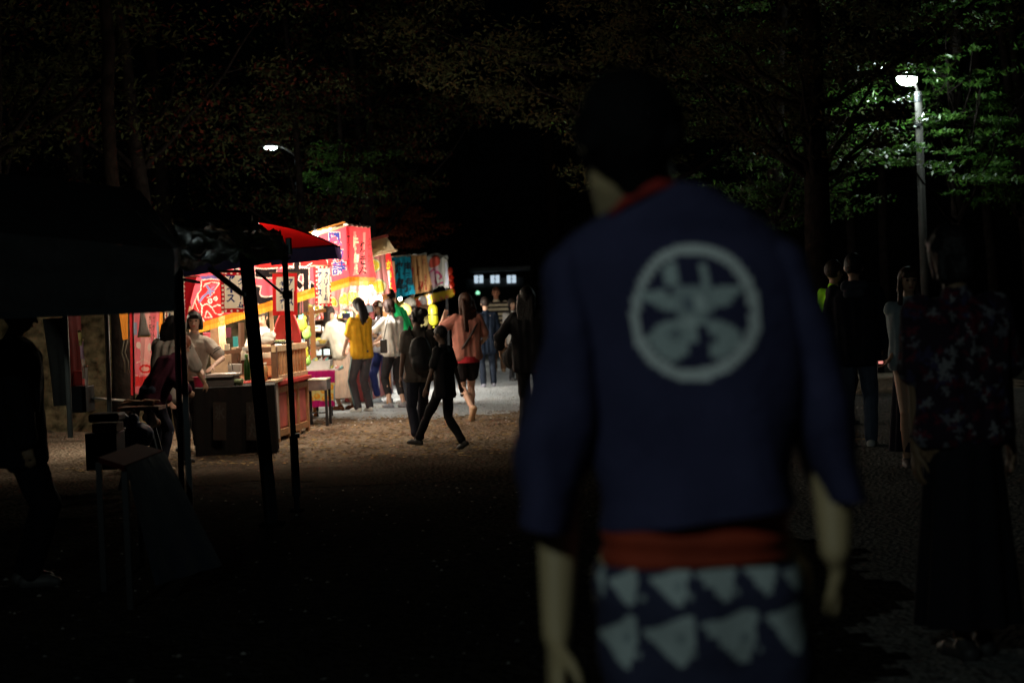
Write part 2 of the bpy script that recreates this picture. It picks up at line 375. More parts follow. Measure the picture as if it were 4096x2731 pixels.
bulb(P(1520, 1190, 27.), 290, 'bright bulb at the right end of the lemon stall', .3, (1., .92, .8))
bulb(P(1560, 1215, 30.), 330, 'bulb in the stall behind the man in green', .3, (1., .92, .8))
bulb(P(1600, 1195, 34.), 30, 'bulb in front of the teal banner stall', .3, (1., .95, .88))
bulb(P(1482, 1150, 25.2), 55, 'added bulb before the right part of the lemon awning to light the gravel', .25, (1., .95, .86))  # extra bulb put in to light the gravel before the stall
bulb(P(1700, 1205, 39.), 60, 'bulb under the tan banner', .3, (1., .95, .85))
bulb(P(1762, 1180, 43.4), 55, 'bulb under the last pale banner', .25, (1., .95, .85))
bulb(P(1010, 990, 16.), 26, 'bulb under the red canopy lighting the flags', .3, WARM)
bulb(P(1200, 985, 16.1), 14, 'bulb under the tip of the red canopy', .1, WARM)
bulb(P(590, 1210, 19.3), 72, 'bulb above the hanging pink robe banner at left', .3, WARM)

# ================================================================== STALLS
WOOD = M('stall_wood', (.42, .22, .10), .6, bump=.25, bscale=40, var=.25, vscale=18)
WOODL = M('pale_wood', (.55, .38, .22), .65, bump=.2, bscale=40, var=.2, vscale=15)
WOODD = M('dark_wood', (.16, .075, .04), .6, bump=.2, bscale=40, var=.2)
REDP = M('red_panel', (.50, .055, .05), .55, var=.3, vscale=3, bump=.15)
REDT = M('red_trim', (.55, .04, .03), .5, var=.15)
PALEP = M('worn_white_panel', (.42, .36, .33), .7, var=.25, vscale=6, bump=.2)
BLACKT = M('black_tarp', (.010, .011, .012), .75, bump=.6, bscale=9, var=.3)
NAVY = M('navy_cloth', (.018, .016, .045), .85, bump=.3, bscale=50, trans=.3)
PINK = (.90, .095, .14); RED = (.85, .03, .03); OR = (.95, .33, .03); CRM = (.86, .78, .62); NV = (.02, .03, .14); BK = (.012, .01, .012); YL = (.95, .62, .06); WH = (.88, .86, .82); LP = (.92, .45, .45)

def Z(x, y, x0, y0, s): return (x0 + x / s, y0 + y / s)
def z1(*p): return [Z(a, b, 600, 850, 3.357) for a, b in p]
def z2(*p): return [Z(a, b, 1150, 850, 3.357) for a, b in p]

def banner(label, corners, design, group='printed cloth banners', cat='banner', fringe=None, rod=True, **k):
    ctr = (P(*corners[0]) + P(*corners[1])) / 2
    t = thing('banner', label, cat, ctr, group)
    part('cloth', sheet(corners, design, **k), PRINT, t)
    if rod: part('rod', MB().tube([P(*corners[0]) + Vector((0, 0, .012)), P(*corners[1]) + Vector((0, 0, .012))], .009, 8), WOODL, t, True)
    if fringe:
        col, h, col2 = fringe; bl, br = corners[3], corners[2]; g = np.random.default_rng(int(bl[0]))
        a, b = P(*bl), P(*br); n = int((b - a).length / .010); vs = []; fs = []; cc = []
        for i in range(n):
            p = a.lerp(b, i / n); q = a.lerp(b, (i + .85) / n); hh = h * g.uniform(.97, 1.02); dy = Vector((0, g.uniform(-.003, .003), 0))
            o = len(vs); m = Vector((0, 0, -hh * .5)); e = Vector((0, 0, -hh))
            vs += [p, q, p + m + dy, q + m + dy, p + e + dy * 2, q + e + dy * 2]; fs += [(o, o + 1, o + 3, o + 2), (o + 2, o + 3, o + 5, o + 4)]
            j = g.uniform(.88, 1.06); cc += [np.array(col) * j, np.array(col2 or col) * j]
        me = bpy.data.meshes.new('fringe'); me.from_pydata([tuple(v) for v in vs], [], fs); me.update(); paint(me, np.array(cc))
        part('fringe', me, PRINT, t)
    return t

# --- big pink side banner of the first stall
D = Design(PINK)
D.rect(RED, 880, 1040, 1400, 1062)
D.poly(RED, z1((1420, 745), (1420, 690), (2150, 650), (2160, 690), (2080, 730), (1860, 720), (1760, 745), (1500, 775)))
D.stroke(WH, z1((1420, 760), (1760, 745), (1860, 722), (2080, 730), (2170, 680)), 4)
D.poly((.13, .1, .3), z1((640, 860), (940, 830), (935, 900), (720, 905)))
D.poly(RED, z1((690, 910), (820, 892), (935, 905), (955, 1080), (965, 1210), (985, 1340), (1060, 1370), (1000, 1420), (900, 1455), (780, 1480), (680, 1470), (620, 1430), (555, 1405), (595, 1365), (565, 1290), (600, 1190), (640, 1090), (680, 1040)))
D.poly(PINK, z1((790, 965), (925, 945), (850, 1060)))
W1 = (.95, .62, .55)
for c, w in ((((690, 910), (820, 892), (935, 905)), 4), (((690, 910), (680, 1040), (640, 1090), (600, 1190), (565, 1290), (600, 1360), (550, 1410)), 4),
             (((550, 1410), (620, 1440), (680, 1475), (780, 1485), (900, 1462), (1000, 1428), (1060, 1375)), 5), (((720, 1000), (740, 960), (830, 935), (930, 948)), 4), (((930, 948), (850, 1065)), 4),
             (((640, 1090), (650, 1180), (700, 1255), (760, 1225), (830, 1275), (900, 1240), (965, 1250)), 5), (((700, 1255), (690, 1380)), 5), (((590, 1375), (640, 1395), (700, 1420), (730, 1470)), 5),
             (((760, 1325), (735, 1410), (830, 1405), (770, 1325)), 4), (((830, 1280), (870, 1350), (930, 1375), (985, 1350)), 4), (((600, 1190), (630, 1280), (660, 1340)), 3), (((860, 1070), (800, 1130), (760, 1150)), 3)):
    D.stroke(W1, z1(*c), w)
for cx, cy, r in ((805, 1190, 9), (878, 1155, 8)):
    (a, b), = z1((cx, cy)); D.ell(WH, a, b, r, r * 1.1); D.ell(RED, a, b, r * .65, r * .7); D.ell(WH, a, b, r * .3, r * .3)
D.stroke((.2, .22, .45), z1((662, 1205), (705, 1140), (760, 1090), (850, 1050)), 9); D.stroke((.2, .22, .45), z1((760, 985), (800, 1040), (810, 1110)), 9); D.stroke((.2, .22, .45), z1((770, 1060), (850, 1000)), 5)
D.text(BK, 'た', 905, 1075, 1005, 1235, .03, W1, .035); D.text(BK, 'こ', 1012, 1075, 1112, 1222, .05, W1, .03)
D.text(BK, '丸', 1128, 1045, 1262, 1185, .045, W1, .03)
D.text((.04, .06, .3), '風', 1308, 930, 1366, 990, .02, W1, .04); D.text((.04, .06, .3), '物', 1318, 990, 1372, 1040, .02, W1, .04); D.text((.04, .06, .3), '詩', 1328, 1042, 1384, 1100, .02, W1, .04)
D.stroke(W1, [(1307, 1040), (1325, 1130)], 3)
banner('wide pink banner with a red octopus and huge black lettering over orange fringe', [(742, 1030, 20.0), (1385, 905, 20.2), (1397, 1106, 20.2), (772, 1300, 20.0)], D, fringe=((.80, .24, .02), .115, (.88, .40, .04)), cell=.0085, fold=.012, nf=7)
# --- corner banner
D = Design((.80, .08, .10)); D.rect((.70, .03, .05), 1380, 900, 1398, 1140)
for a in ((1412, 925, 1425, 1100), (1450, 930, 1462, 1095)): D.rect((.92, .30, .28), *a)  # pale streaks painted in for lamp glare on the cloth
D.text(BK, '焼', 1436, 965, 1462, 1010, .02); D.text(BK, 'き', 1438, 1020, 1466, 1060, .02); D.text(BK, 'た', 1436, 1066, 1468, 1096, .02)
D.text(BK, '大', 1390, 925, 1400, 985, .0); D.text(BK, '入', 1392, 1000, 1402, 1050, .0); D.text((.9, .7, .5), '味', 1408, 940, 1434, 1000, .03); D.text((.9, .7, .5), '自', 1410, 1010, 1436, 1050, .03); D.text((.9, .7, .5), '慢', 1412, 1056, 1438, 1096, .03)
D.text((.35, .05, .05), '名', 1468, 950, 1484, 1000); D.text((.35, .05, .05), '物', 1470, 1010, 1488, 1070)
banner('tall red corner banner with black brush writing and orange fringe', [(1382, 903, 20.2), (1481, 912, 21.3), (1502, 1110, 21.3), (1398, 1106, 20.2)], D, fringe=((.6, .22, .02), .11, OR), cell=.0085, fold=.02, nf=3, scallop=0)
# gathered white loops at the top of the corner banner
mb = MB()
for i in range(6):
    a = P(1385 + i * 17, 898 + i * 2.0, 20.15 + i * .2); mb.ell(a, (.035, .03, .018))
single('cloth_loops', 'row of white knotted loops tying up the red corner banner', 'ties', mb, M('white_cloth', (.82, .78, .7), .9), True)

# --- hanging flags
def flag(label, c, d, chars, border, sq, tilt=0, rod='wood'):
    x0, y0, x1, y1 = c; w = x1 - x0; b = w * .14
    D = Design(border); D.rect(CRM, x0 + b, y0 + b * 1.1, x1 - b, y1 - b * 1.3)
    if sq:
        for yy in np.arange(y0 + 4, y1, 17.5):
            for xx in (x0 + b * .5, x1 - b * .5): D.rect(CRM, xx - b * .3, yy - 4, xx + b * .3, yy + 4)
        for xx in np.arange(x0 + b * 1.3, x1 - b, w / 4.2):
            for yy in (y0 + b * .5, y1 - b * .62): D.ell(CRM, xx, yy, 4.5, 4.5)
    for (cx, xs, ys, ye) in chars:
        n = len(cx); h = (ye - ys) / n
        for i, ch in enumerate(cx):
            if ch == 'ー': D.rect(NV, (xs[0] + xs[1]) / 2 - 1.6, ys + h * i + h * .1, (xs[0] + xs[1]) / 2 + 1.6, ys + h * i + h * .85)
            else: D.text(NV, ch, xs[0], ys + h * i + h * .06, xs[1], ys + h * i + h * .88, .04)
    cs = [(x0 + tilt, y0, d), (x1 + tilt, y0 - w * .03, d), (x1, y1 - w * .03, d - .02), (x0, y1, d - .02)]
    t = banner(label, cs, D, 'hanging ice cream flags', 'flag', cell=.0075, fold=.008, nf=1.5, rod=False)
    for o in t.children: o.data.materials[0] = M('flag_cloth', (1, 1, 1), .9, attr=True, trans=.25, var=.05, spec=.05)
    part('rod', MB().tube([P(x0 + tilt - 12, y0, d), P(x1 + tilt + 12, y0 - w * .03, d)], .008, 8), WOODL if rod == 'wood' else WOODD, t, True)
    s = 5
    for xx in (x0 + tilt + 2, x1 + tilt - 2): part('string', MB().tube([P(xx, y0, d), P((x0 + x1) / 2 + tilt, y0 - 40, d)], .004, 5), CORD, t)
    return t
flag('leftmost cream flag with red checked border, tilted and half hidden by the dark tent', (655, 1108, 742, 1292), 17.3, [('アイス', (700, 728), 1128, 1270), ('クリーム', (668, 692), 1140, 1286)], (.50, .012, .02), True, 45, 'dark')
flag('large cream ice cream flag with dotted dark red border beside the octopus', (884, 1086, 985, 1252), 17.8, [('アイス', (905, 940), 1098, 1214), ('クリーム', (950, 975), 1110, 1236)], (.50, .012, .02), True, -6)
flag('plain bright red bordered candy flag with two columns of dark writing', (1091, 1092, 1190, 1262), 18.2, [('キャンデー', (1118, 1138), 1124, 1240), ('アイス', (1152, 1172), 1112, 1226)], (.80, .03, .03), False, -2)
flag('small tilted cream flag with red checked border nearest the blue lettering', (1262, 1064, 1328, 1226), 19.2, [('アイス', (1270, 1288), 1084, 1190), ('クリーム', (1296, 1312), 1084, 1206)], (.75, .03, .04), True, -10)

# --- roof frame of stall one
t = thing('stall_frame', 'wooden frame of the first food stall behind the pink banner', 'stall frame', GD(1100, 20.6), 'stall frames')
def vpost(px, d, ztop, w, mat, nm='post', parent=None): b = GD(px, d); return part(nm, MB().bar(b, b + Vector((0, 0, ztop)), w), mat, parent or t)
for px, d, zt, w, m in ((1096, 20.3, 1.95, .045, WOODL), (868, 20.6, 1.75, .10, WOODL), (893, 21.2, 1.9, .09, WOODL), (775, 20.6, 1.6, .05, WOODL)): vpost(px, d, zt, w, m)
part('beam', MB().bar(P(1230, 938, 20.1), P(1380, 893, 20.3), .05), M('orange_bar', (.65, .26, .06), .5), t)
part('beam', MB().bar(P(1236, 950, 20.0), P(1380, 903, 20.15), .02), WOODL, t)
part('beam', MB().bar(P(760, 1095, 20.15), P(1236, 948, 20.15), .05), WOOD, t)
part('beam', MB().bar(P(838, 1412, 19.4), P(1010, 1402, 19.4), .05), WOODD, t)
part('beam', MB().bar(P(965, 1290, 19.5), P(968, 1500, 19.5), .05), WOODD, t)
part('roof', sheet([(775, 1075, 21.8), (1395, 895, 21.9), (1385, 905, 20.2), (742, 1030, 20.0)], None, .1, .02), M('roof_canvas', (.5, .12, .1), .8, trans=.4), t)
mb = MB()
for i in range(4): mb.bar(P(1242 + i * 26, 938 - i * 8, 19.9), P(1262 + i * 26, 934 - i * 8, 19.95), .035, .02)
single('paper_tags', 'row of white paper tags along the top edge of the pink banner', 'tags', mb, M('white_paper', (.85, .84, .8), .8))

# --- dark front counter
def counter(label, corners, h0, h1, mat, top=None):
    pass
A = GD(772, 17.7); B = GD(1095, 17.9); dep = Vector((-.12, 1.0, 0)).normalized() * .75
t = thing('table', 'black cloth covered work table below the octopus banner', 'table', (A + B) / 2)
Z0 = Vector((0, 0, 1))
def drape(name, a, b, z0, z1_, mat, parent, amp=.012, n=40):
    mbb = MB(); r0 = []; r1 = []; nrm = (b - a).cross(Z0).normalized()
    for i in range(n + 1):
        q = a.lerp(b, i / n); w = amp * math.sin(i * 1.1) + amp * .6 * math.sin(i * 2.7)
        r0.append(q + Z0 * z1_ + nrm * w * .2); r1.append(q + Z0 * z0 + nrm * w)
    mbb.loft([r0, r1], False, False); return part(name, mbb, mat, parent, True)
TZ = 1.45 - (1553 - 1266) / (6827 / 17.8)
DKC = M('black_cloth', (.007, .005, .004), .9, bump=.3, bscale=30, var=.3)
drape('front_cloth', A, B, .02, TZ, DKC, t); drape('side_cloth', B, B + dep, .02, TZ, DKC, t); drape('side_cloth', A + dep, A, .02, TZ, DKC, t)
part('table_top', MB().boxc((A + B) / 2 + dep / 2 + Z0 * (TZ + .012), (B - A) / 2, dep / 2, Z0 * .012), DKC, t, bevel=.004)
part('print', sheet([(852, 1608, 17.68), (905, 1608, 17.68), (905, 1760, 17.68), (852, 1760, 17.68)], Design((.03, .02, .015)).text((.05, .045, .04), '氷', 857, 1620, 900, 1680, .03), .01, .002), M('dim_print', (1, 1, 1), .8, attr=True), t)
part('print', sheet([(985, 1608, 17.68), (1045, 1608, 17.68), (1045, 1760, 17.68), (985, 1760, 17.68)], Design((.03, .02, .015)).text((.05, .045, .04), '冷', 992, 1620, 1038, 1690, .03).text((.05, .045, .04), 'た', 992, 1695, 1038, 1750, .03), .01, .002), M('dim_print', (1, 1, 1), .8, attr=True), t)

def boxthing(name, label, cat, px0, px1, ytop, ybot, d, depth, mat, group=None, extra=None, bevel=.006, rz=0.):
    a = P(px0, ybot, d); b = P(px1, ybot, d); top = P((px0 + px1) / 2, ytop, d); c = (a + b) / 2; h = max(.01, top.z - c.z); w = (b - a).length
    mb = MB(); mb.box(Vector((c.x, c.y + depth / 2, c.z + h / 2)), (w, depth, h), rz)
    return single(name, label, cat, mb, mat, group=group, bevel=bevel)
STEEL = M('steel', (.45, .42, .40), .35, metal=.7, bump=.1)
# ice box under the vendor's hands
c = P(880, 1548, 18.0)
t = thing('ice_chest', 'low steel griddle chest on the black table under two hands', 'ice chest', c)
part('chest_body', MB().box(c + Vector((0, .22, .055)), (.29, .40, .11)), M('dull_steel', (.16, .14, .13), .5, metal=.3), t, bevel=.006)
part('lid', MB().box(c + Vector((.01, .20, .125)), (.32, .46, .022)), M('pale_lid', (.58, .47, .42), .5), t, bevel=.005)
part('lid_edge', MB().box(c + Vector((0, -.035, .112)), (.29, .012, .008)), M('bright_edge', (.8, .78, .74), .3), t)
# pink basket
c = P(790, 1552, 17.95)
t = thing('basket', 'small pink plastic basket at the left end of the black table', 'basket', c)
rings = [[c + Vector((math.cos(a) * r, math.sin(a) * r * .8 + .1, z)) for a in np.linspace(0, 6.2832, 19)[:-1]] for r, z in ((.045, .005), (.060, .105), (.068, .108), (.068, .116), (.056, .112), (.042, .012))]
part('basket_body', MB().loft(rings, False), M('pink_plastic', (.62, .03, .10), .4), t, True)
part('basket_floor', MB().loft([[c + Vector((math.cos(a) * .045, math.sin(a) * .036 + .1, z)) for a in np.linspace(0, 6.2832, 19)[:-1]] for z in (.003, .01)]), M('pink_plastic', (.62, .03, .10), .4), t)
mb = MB(); mb.tube([c + Vector((-.02, .09, .01)), c + Vector((.0, .08, .06)), c + Vector((.03, .1, .085))], .018, 8)
single('cloth_rag', 'dark red rag lying inside the pink basket', 'rag', mb, M('rag', (.12, .01, .02), .9), True)
# plants/greens bag, bottles, boxes on table
def lumpy(name, label, cat, c, r, mat, seed=1, n=9, vox=.008):
    g = random.Random(seed); mb = MB()
    for i in range(n): mb.ell(Vector(c) + Vector((g.uniform(-1, 1) * r[0] * .6, g.uniform(-1, 1) * r[1] * .6, r[2] + g.uniform(-.5, .6) * r[2])), (r[0] * g.uniform(.4, .6), r[1] * .5, r[2] * g.uniform(.4, .6)), 8, 6)
    return single(name, label, cat, blob(mb, vox, 1, .006, seed), mat, True)
lumpy('cabbage_bag', 'clear bag of shredded cabbage beside the steel chest', 'bag', P(955, 1550, 18.1), (.05, .06, .05), M('cabbage', (.42, .5, .25), .7, var=.5, vscale=40), 3)
def bottle(label, px, yb, d, h, r, col, capcol, group='bottles on the stall counters', glow=False):
    c = P(px, yb, d); t = thing('bottle', label, 'bottle', c, group)
    part('bottle_body', MB().lathe(c, [(r * .9, 0), (r, h * .05), (r, h * .62), (r * .45, h * .82), (r * .4, h * .88)], 14), M('btl_%s' % str(col), col, .25, trans=.3), t, True)
    part('bottle_cap', MB().lathe(c, [(r * .48, h * .88), (r * .48, h), (r * .4, h * 1.01)], 12), M('cap_%s' % str(capcol), capcol, .4), t, True)
    return t
bottle('dark green bottle with a bright green shoulder next to the thick tent pole', 990, 1520, 18.6, .28, .035, (.04, .12, .02), (.2, .5, .1))
bottle('slim white bottle standing behind the dark green one', 975, 1440, 19.2, .14, .03, (.7, .62, .5), (.8, .75, .65))
# paper bag, white column, teal packet, dish lamp
c = P(938, 1494, 18.9)
t = thing('paper_bag', 'white paper bag with a black loop handle on the stall', 'paper bag', c)
part('bag_body', MB().loft([[c + Vector((x, y, z)) for x, y in ((-w, 0), (w, 0), (w, .08), (-w, .08))] for w, z in ((.065, 0), (.075, .1), (.07, .105))]), M('bag_paper', (.85, .74, .66), .7), t, bevel=.008)
part('bag_handle', MB().tube([c + Vector((-.06, -.01, .1)), c + Vector((-.05, -.02, .14)), c + Vector((-.02, -.015, .1)), c + Vector((-.015, -.01, .04))], .005, 6), CORD, t, True)
boxthing('foam_column', 'tall pale foam block standing behind the brown rail', 'foam block', 898, 917, 1376, 1402, 19.0, .06, M('foam', (.72, .62, .46), .8))
boxthing('white_jar', 'white square jar to the left of the thick pole', 'jar', 971, 991, 1388, 1404, 18.9, .06, M('white_plastic', (.8, .74, .66), .4))
boxthing('white_jar', 'second white square jar below the brown rail', 'jar', 975, 994, 1414, 1438, 18.9, .06, M('white_plastic', (.8, .74, .66), .4))
boxthing('teal_packet', 'teal and blue packet hung behind the stall rail', 'packet', 933, 953, 1345, 1402, 20.2, .03, M('teal', (.03, .28, .30), .4))
boxthing('pink_cloth', 'folded pink cloth hanging below the orange fringe', 'cloth', 812, 850, 1330, 1358, 20.9, .05, M('pinkcl', (.7, .13, .2), .8))
boxthing('maroon_poster', 'dark maroon poster at the back of the first stall', 'poster', 885, 925, 1310, 1350, 21.8, .02, M('maroonp', (.10, .015, .03), .7))
boxthing('back_wall_board', 'beige back board of the first stall below the rail', 'board', 845, 985, 1418, 1500, 20.4, .03, M('beige_board', (.38, .27, .17), .8, var=.25))
c = P(835, 1372, 19.9)
t = thing('dish', 'shiny round metal dish seen behind the vendor', 'dish', c)
part('dish_bowl', MB().lathe(c, [(.02, 0), (.05, .01), (.062, .03), (.056, .03), (.02, .008)], 20), M('yellow_metal', (.75, .62, .35), .2, metal=.6), t, True)
# stacked wooden boxes behind thick pole
for i, (y0, y1, m, lb) in enumerate(((1411, 1432, M('cream_wood', (.75, .6, .45), .6), 'cream box on top of the wooden stack beside the thick pole'), (1433, 1462, M('brown_box', (.42, .14, .07), .6, var=.3), 'reddish brown wooden box in the middle of the stack'), (1463, 1506, M('orange_box', (.70, .30, .12), .6), 'orange wooden box at the bottom of the stack'))):
    boxthing('wooden_box', lb, 'box', 1046, 1097, y0, y1, 19.9, .25, m, 'stacked wooden boxes')
bx = boxthing('shelf_bench', 'pale shelf top in front of the red counter', 'shelf', 1060, 1100, 1522, 1534, 18.9, .7, WOODL)
boxthing('white_side_panel', 'worn whitish panel at the left side of the red counter', 'panel', 1066, 1104, 1535, 1764, 19.0, .35, PALEP)

# --- red counter with baluster screen
CA = GD(1108, 19.45); CB = GD(1232, 21.1); row = (CB - CA); rl = row.length; rd = row.normalized(); inn = Vector((-rd.y, rd.x, 0))
if inn.x > 0: inn = -inn
t = thing('counter', 'red panelled wooden counter with a slatted screen on top', 'counter', CA)
def cz(py, px=1110, d=19.45): return P(px, py, d).z
zr = cz(1528); zt = cz(1382)
def cb(name, s0, s1, n0, n1, z0, z1_, mat, par=None, bv=.004):
    c = CA + rd * (s0 + s1) / 2 + inn * (n0 + n1) / 2 + Z0 * (z0 + z1_) / 2
    return part(name, MB().boxc(c, rd * (s1 - s0) / 2, inn * (n1 - n0) / 2, Z0 * (z1_ - z0) / 2), mat, par or t, bevel=bv)
cb('body', .03, rl - .03, .03, .50, .06, zr - .05, REDP)
np_ = 3
for i in range(np_):
    s0 = .10 + i * (rl - .14) / np_; s1 = s0 + (rl - .14) / np_ - .08
    cb('panel', s0, s1, .018, .03, .16, zr - .16, M('pinkish_red_panel', (.58, .12, .10), .5, var=.35, vscale=4))
for s in np.linspace(0, rl - .06, np_ + 1): cb('stile', s, s + .06, 0, .05, 0, zr - .04, WOOD)
cb('rail', .06, rl - .06, .003, .045, .06, .14, WOOD); cb('rail', .06, rl - .06, .003, .045, zr - .13, zr - .06, WOOD)
for s in (0, rl - .06): cb('stile', s, s + .06, .46, .52, 0, zr - .04, WOOD)
cb('end_panel', -.004, .02, .06, .45, .08, zr - .08, REDP)
cb('counter_edge', -.03, rl + .03, -.04, .55, zr - .035, zr + .012, REDT)
for n0 in (0., .46):
    cb('bottom_rail', 0, rl, n0, n0 + .045, zr + .014, zr + .07, WOODL); cb('top_rail', -.02, rl + .02, n0, n0 + .05, zt - .075, zt, WOODL)
    bl_ = None
    for i, s in enumerate(np.linspace(.02, rl - .06, 11)):
        if bl_ is None: bl_ = cb('baluster', s, s + .035, n0 + .008, n0 + .037, zr + .07, zt - .075, WOOD, bv=0); s00 = s
        else:
            o = bl_.copy(); COL.objects.link(o); o.parent = t; o.location = rd * (s - s00)
cb('end_rail', -.0, .05, .05, .46, zt - .07, zt - .01, WOODD); cb('corner_post', -.01, .055, -.005, .06, zr + .014, zt - .01, WOODD)
cb('corner_post', -.01, .055, .45, .52, zr + .014, zt - .01, WOODD)
# goods on the screen shelf
g_ = random.Random(2)
for i in range(5):
    s = .25 + i * .3; c = CA + rd * s + inn * .22 + Z0 * (zr + .015); cl = [(.55, .35, .15), (.75, .7, .6), (.6, .1, .05), (.65, .5, .2), (.3, .12, .06)][i]
    tt = thing('sauce_jar', ['amber', 'white', 'dark red', 'mustard', 'brown'][i] + ' sauce jar seen through the balusters of the red counter', 'jar', c, 'sauce jars behind the balusters')
    part('jar_body', MB().lathe(c, [(.05, 0), (.055, .02), (.055, .15), (.04, .18)], 12), M('jar%d' % i, cl, .3), tt, True); part('jar_lid', MB().lathe(c, [(.045, .18), (.045, .205)], 12), M('jar_lid', (.7, .65, .55), .4), tt, True)
# tray over the screen
c = CA + rd * .9 + inn * .2 + Z0 * (zt + .004)
t = thing('food_tray', 'dark food tray with greens resting on the slatted screen', 'tray', c)
part('tray', MB().boxc(c + Z0 * .015, rd * .3, inn * .14, Z0 * .012), DARKM, t, bevel=.005); part('food', MB().boxc(c + Z0 * .035, rd * .26, inn * .10, Z0 * .01), M('greens', (.3, .35, .12), .8, var=.6, vscale=40), t)
lumpy('batter_bag', 'overexposed white plastic bag of food on the slatted screen', 'bag', P(1075, 1385, 19.9), (.16, .12, .09), M('white_bag', (.85, .83, .76), .4, trans=.3), 8)

# --- red dome thing
c = GD(1160, 20.9); zc = P(1160, 1372, 20.9).z
t = thing('display_board', 'rounded dark red board rising behind the slatted screen', 'board', c + Z0 * zc)
pts = [(-.185, 0), (-.18, .1), (-.155, .23), (-.11, .33), (-.06, .385), (0, .40), (.05, .385), (.095, .33), (.13, .22), (.15, .1), (.155, 0)]
mb = MB(); ra = [c + Z0 * (zc + z) + Vector((x, -.04, 0)) for x, z in pts]; rb = [p + Vector((0, .09, 0)) for p in ra]
mb.loft([ra, rb]); part('dome', mb, M('dome_red', (.45, .035, .035), .45, var=.15), t, bevel=.02)
part('post', MB().box(c + Vector((0, .005, zc / 2 - .02)), (.06, .05, zc - .04)), WOOD, t)
# yellow / green inflatable toys hanging
for i, (x, y, s, col, lb) in enumerate(((1208, 1300, .07, (.75, .78, .12), 'large yellow inflatable toy hanging highest beside the red dome'), (1226, 1335, .06, (.5, .85, .25), 'lime green inflatable toy below the yellow one'), (1215, 1418, .065, (.78, .75, .1), 'yellow balloon toy beside the counter corner'), (1228, 1445, .05, (.45, .85, .2), 'small green balloon toy lowest on the string'), (1205, 1275, .04, (.2, .7, .75), 'small pale blue balloon at the top of the string'))):
    c = P(x, y, 21.6); t = thing('balloon_toy', lb, 'balloon toy', c, 'inflatable toys on a string')
    mb = MB(); mb.ell(c, (s, s * .8, s * 1.25)); mb.ell(c + Vector((s * .5, 0, s * 1.2)), (s * .45, s * .4, s * .5)); mb.ell(c + Vector((-s * .6, 0, s * .9)), (s * .35, s * .3, s * .5)); mb.ell(c + Vector((s * .7, 0, -s * .3)), (s * .4, s * .3, s * .3))
    part('balloon_body', blob(mb, .009, 2), M('vinyl%d' % i, col, .25, trans=.35), t, True)
    part('string', MB().tube([c + Z0 * s, c + Vector((.01, 0, s + .25))], .003, 5), CORD, t)

# ================================================================== STALL 2 (lemon awning)
LIM = (.92, .74, .06); LPK = (.86, .34, .33)
def lemons(D, lst):
    for x, y, r in lst:
        D.ell((.35, .33, .2), x, y, r + 4, r + 5); D.ell((.95, .88, .5), x, y, r + 1, r + 2); D.ell(LIM, x, y, r * .82, r * .88)
        for a in range(0, 360, 60): D.stroke((.95, .85, .35), [(x, y), (x + r * .75 * math.cos(R(a)), y + r * .8 * math.sin(R(a)))], 1.5)
    return D
D = lemons(Design(LPK), [(1496, 1062, 24), (1516, 1146, 27), (1400, 1190, 30)])
banner('pale pink panel printed with yellow lemon slices beside the red corner banner', [(1440, 1000, 25.3), (1536, 985, 25.8), (1562, 1172, 25.8), (1440, 1200, 25.3)], D, 'lemon awning cloths', rod=False, fold=.01)
D = lemons(Design(LPK), [(1240, 1238, 22), (1270, 1228, 20), (1375, 1195, 22), (1405, 1180, 20), (1455, 1175, 26), (1512, 1145, 28), (1330, 1205, 16)])
for x in range(1190, 1560, 13): D.ell((.95, .6, .55), x, 1262 - (x - 1190) * .22 + 8 * math.sin(x), 7, 6)
banner('long scalloped pink awning edge with lemon slices over the queue', [(1185, 1195, 26.2), (1560, 1080, 27.0), (1560, 1195, 27.0), (1190, 1278, 26.2)], D, 'lemon awning cloths', rod=False, fold=.02, nf=9, scallop=.07, nsc=8)
t = thing('stall_frame', 'orange posts and roof of the lemon stall', 'stall frame', GD(1300, 24.3), 'stall frames')
ORW = M('orange_post', (.62, .27, .08), .5)
for px, d, zt, m in ((1258, 24.0, 1.55, ORW), (1552, 26.2, 2.5, ORW), (1235, 26., 2.2, WOODD)):
    vpost(px, d, zt, .07, m)
part('roof', sheet([(1478, 958, 26.4), (1545, 945, 26.0), (1585, 1005, 24.9), (1485, 1022, 25.2)], None, .05, .03, 4), M('cream_canvas', (.62, .48, .28), .8, trans=.4), t)
part('roof', sheet([(1250, 1060, 27.2), (1545, 945, 27.0), (1545, 1000, 25.0), (1200, 1180, 24.5)], None, .1, .02), M('cream_canvas', (.62, .48, .28), .8, trans=.4), t)
part('roof_edge', MB().bar(P(1480, 962, 26.3), P(1548, 943, 25.9), .05, .04), M('roof_trim', (.28, .06, .05), .6), t)
part('roof_edge', MB().bar(P(1485, 1024, 25.1), P(1588, 1000, 24.8), .04, .03), WOODL, t)
part('beam', MB().bar(P(1190, 1262, 23.9), P(1300, 1240, 24.2), .05), ORW, t)
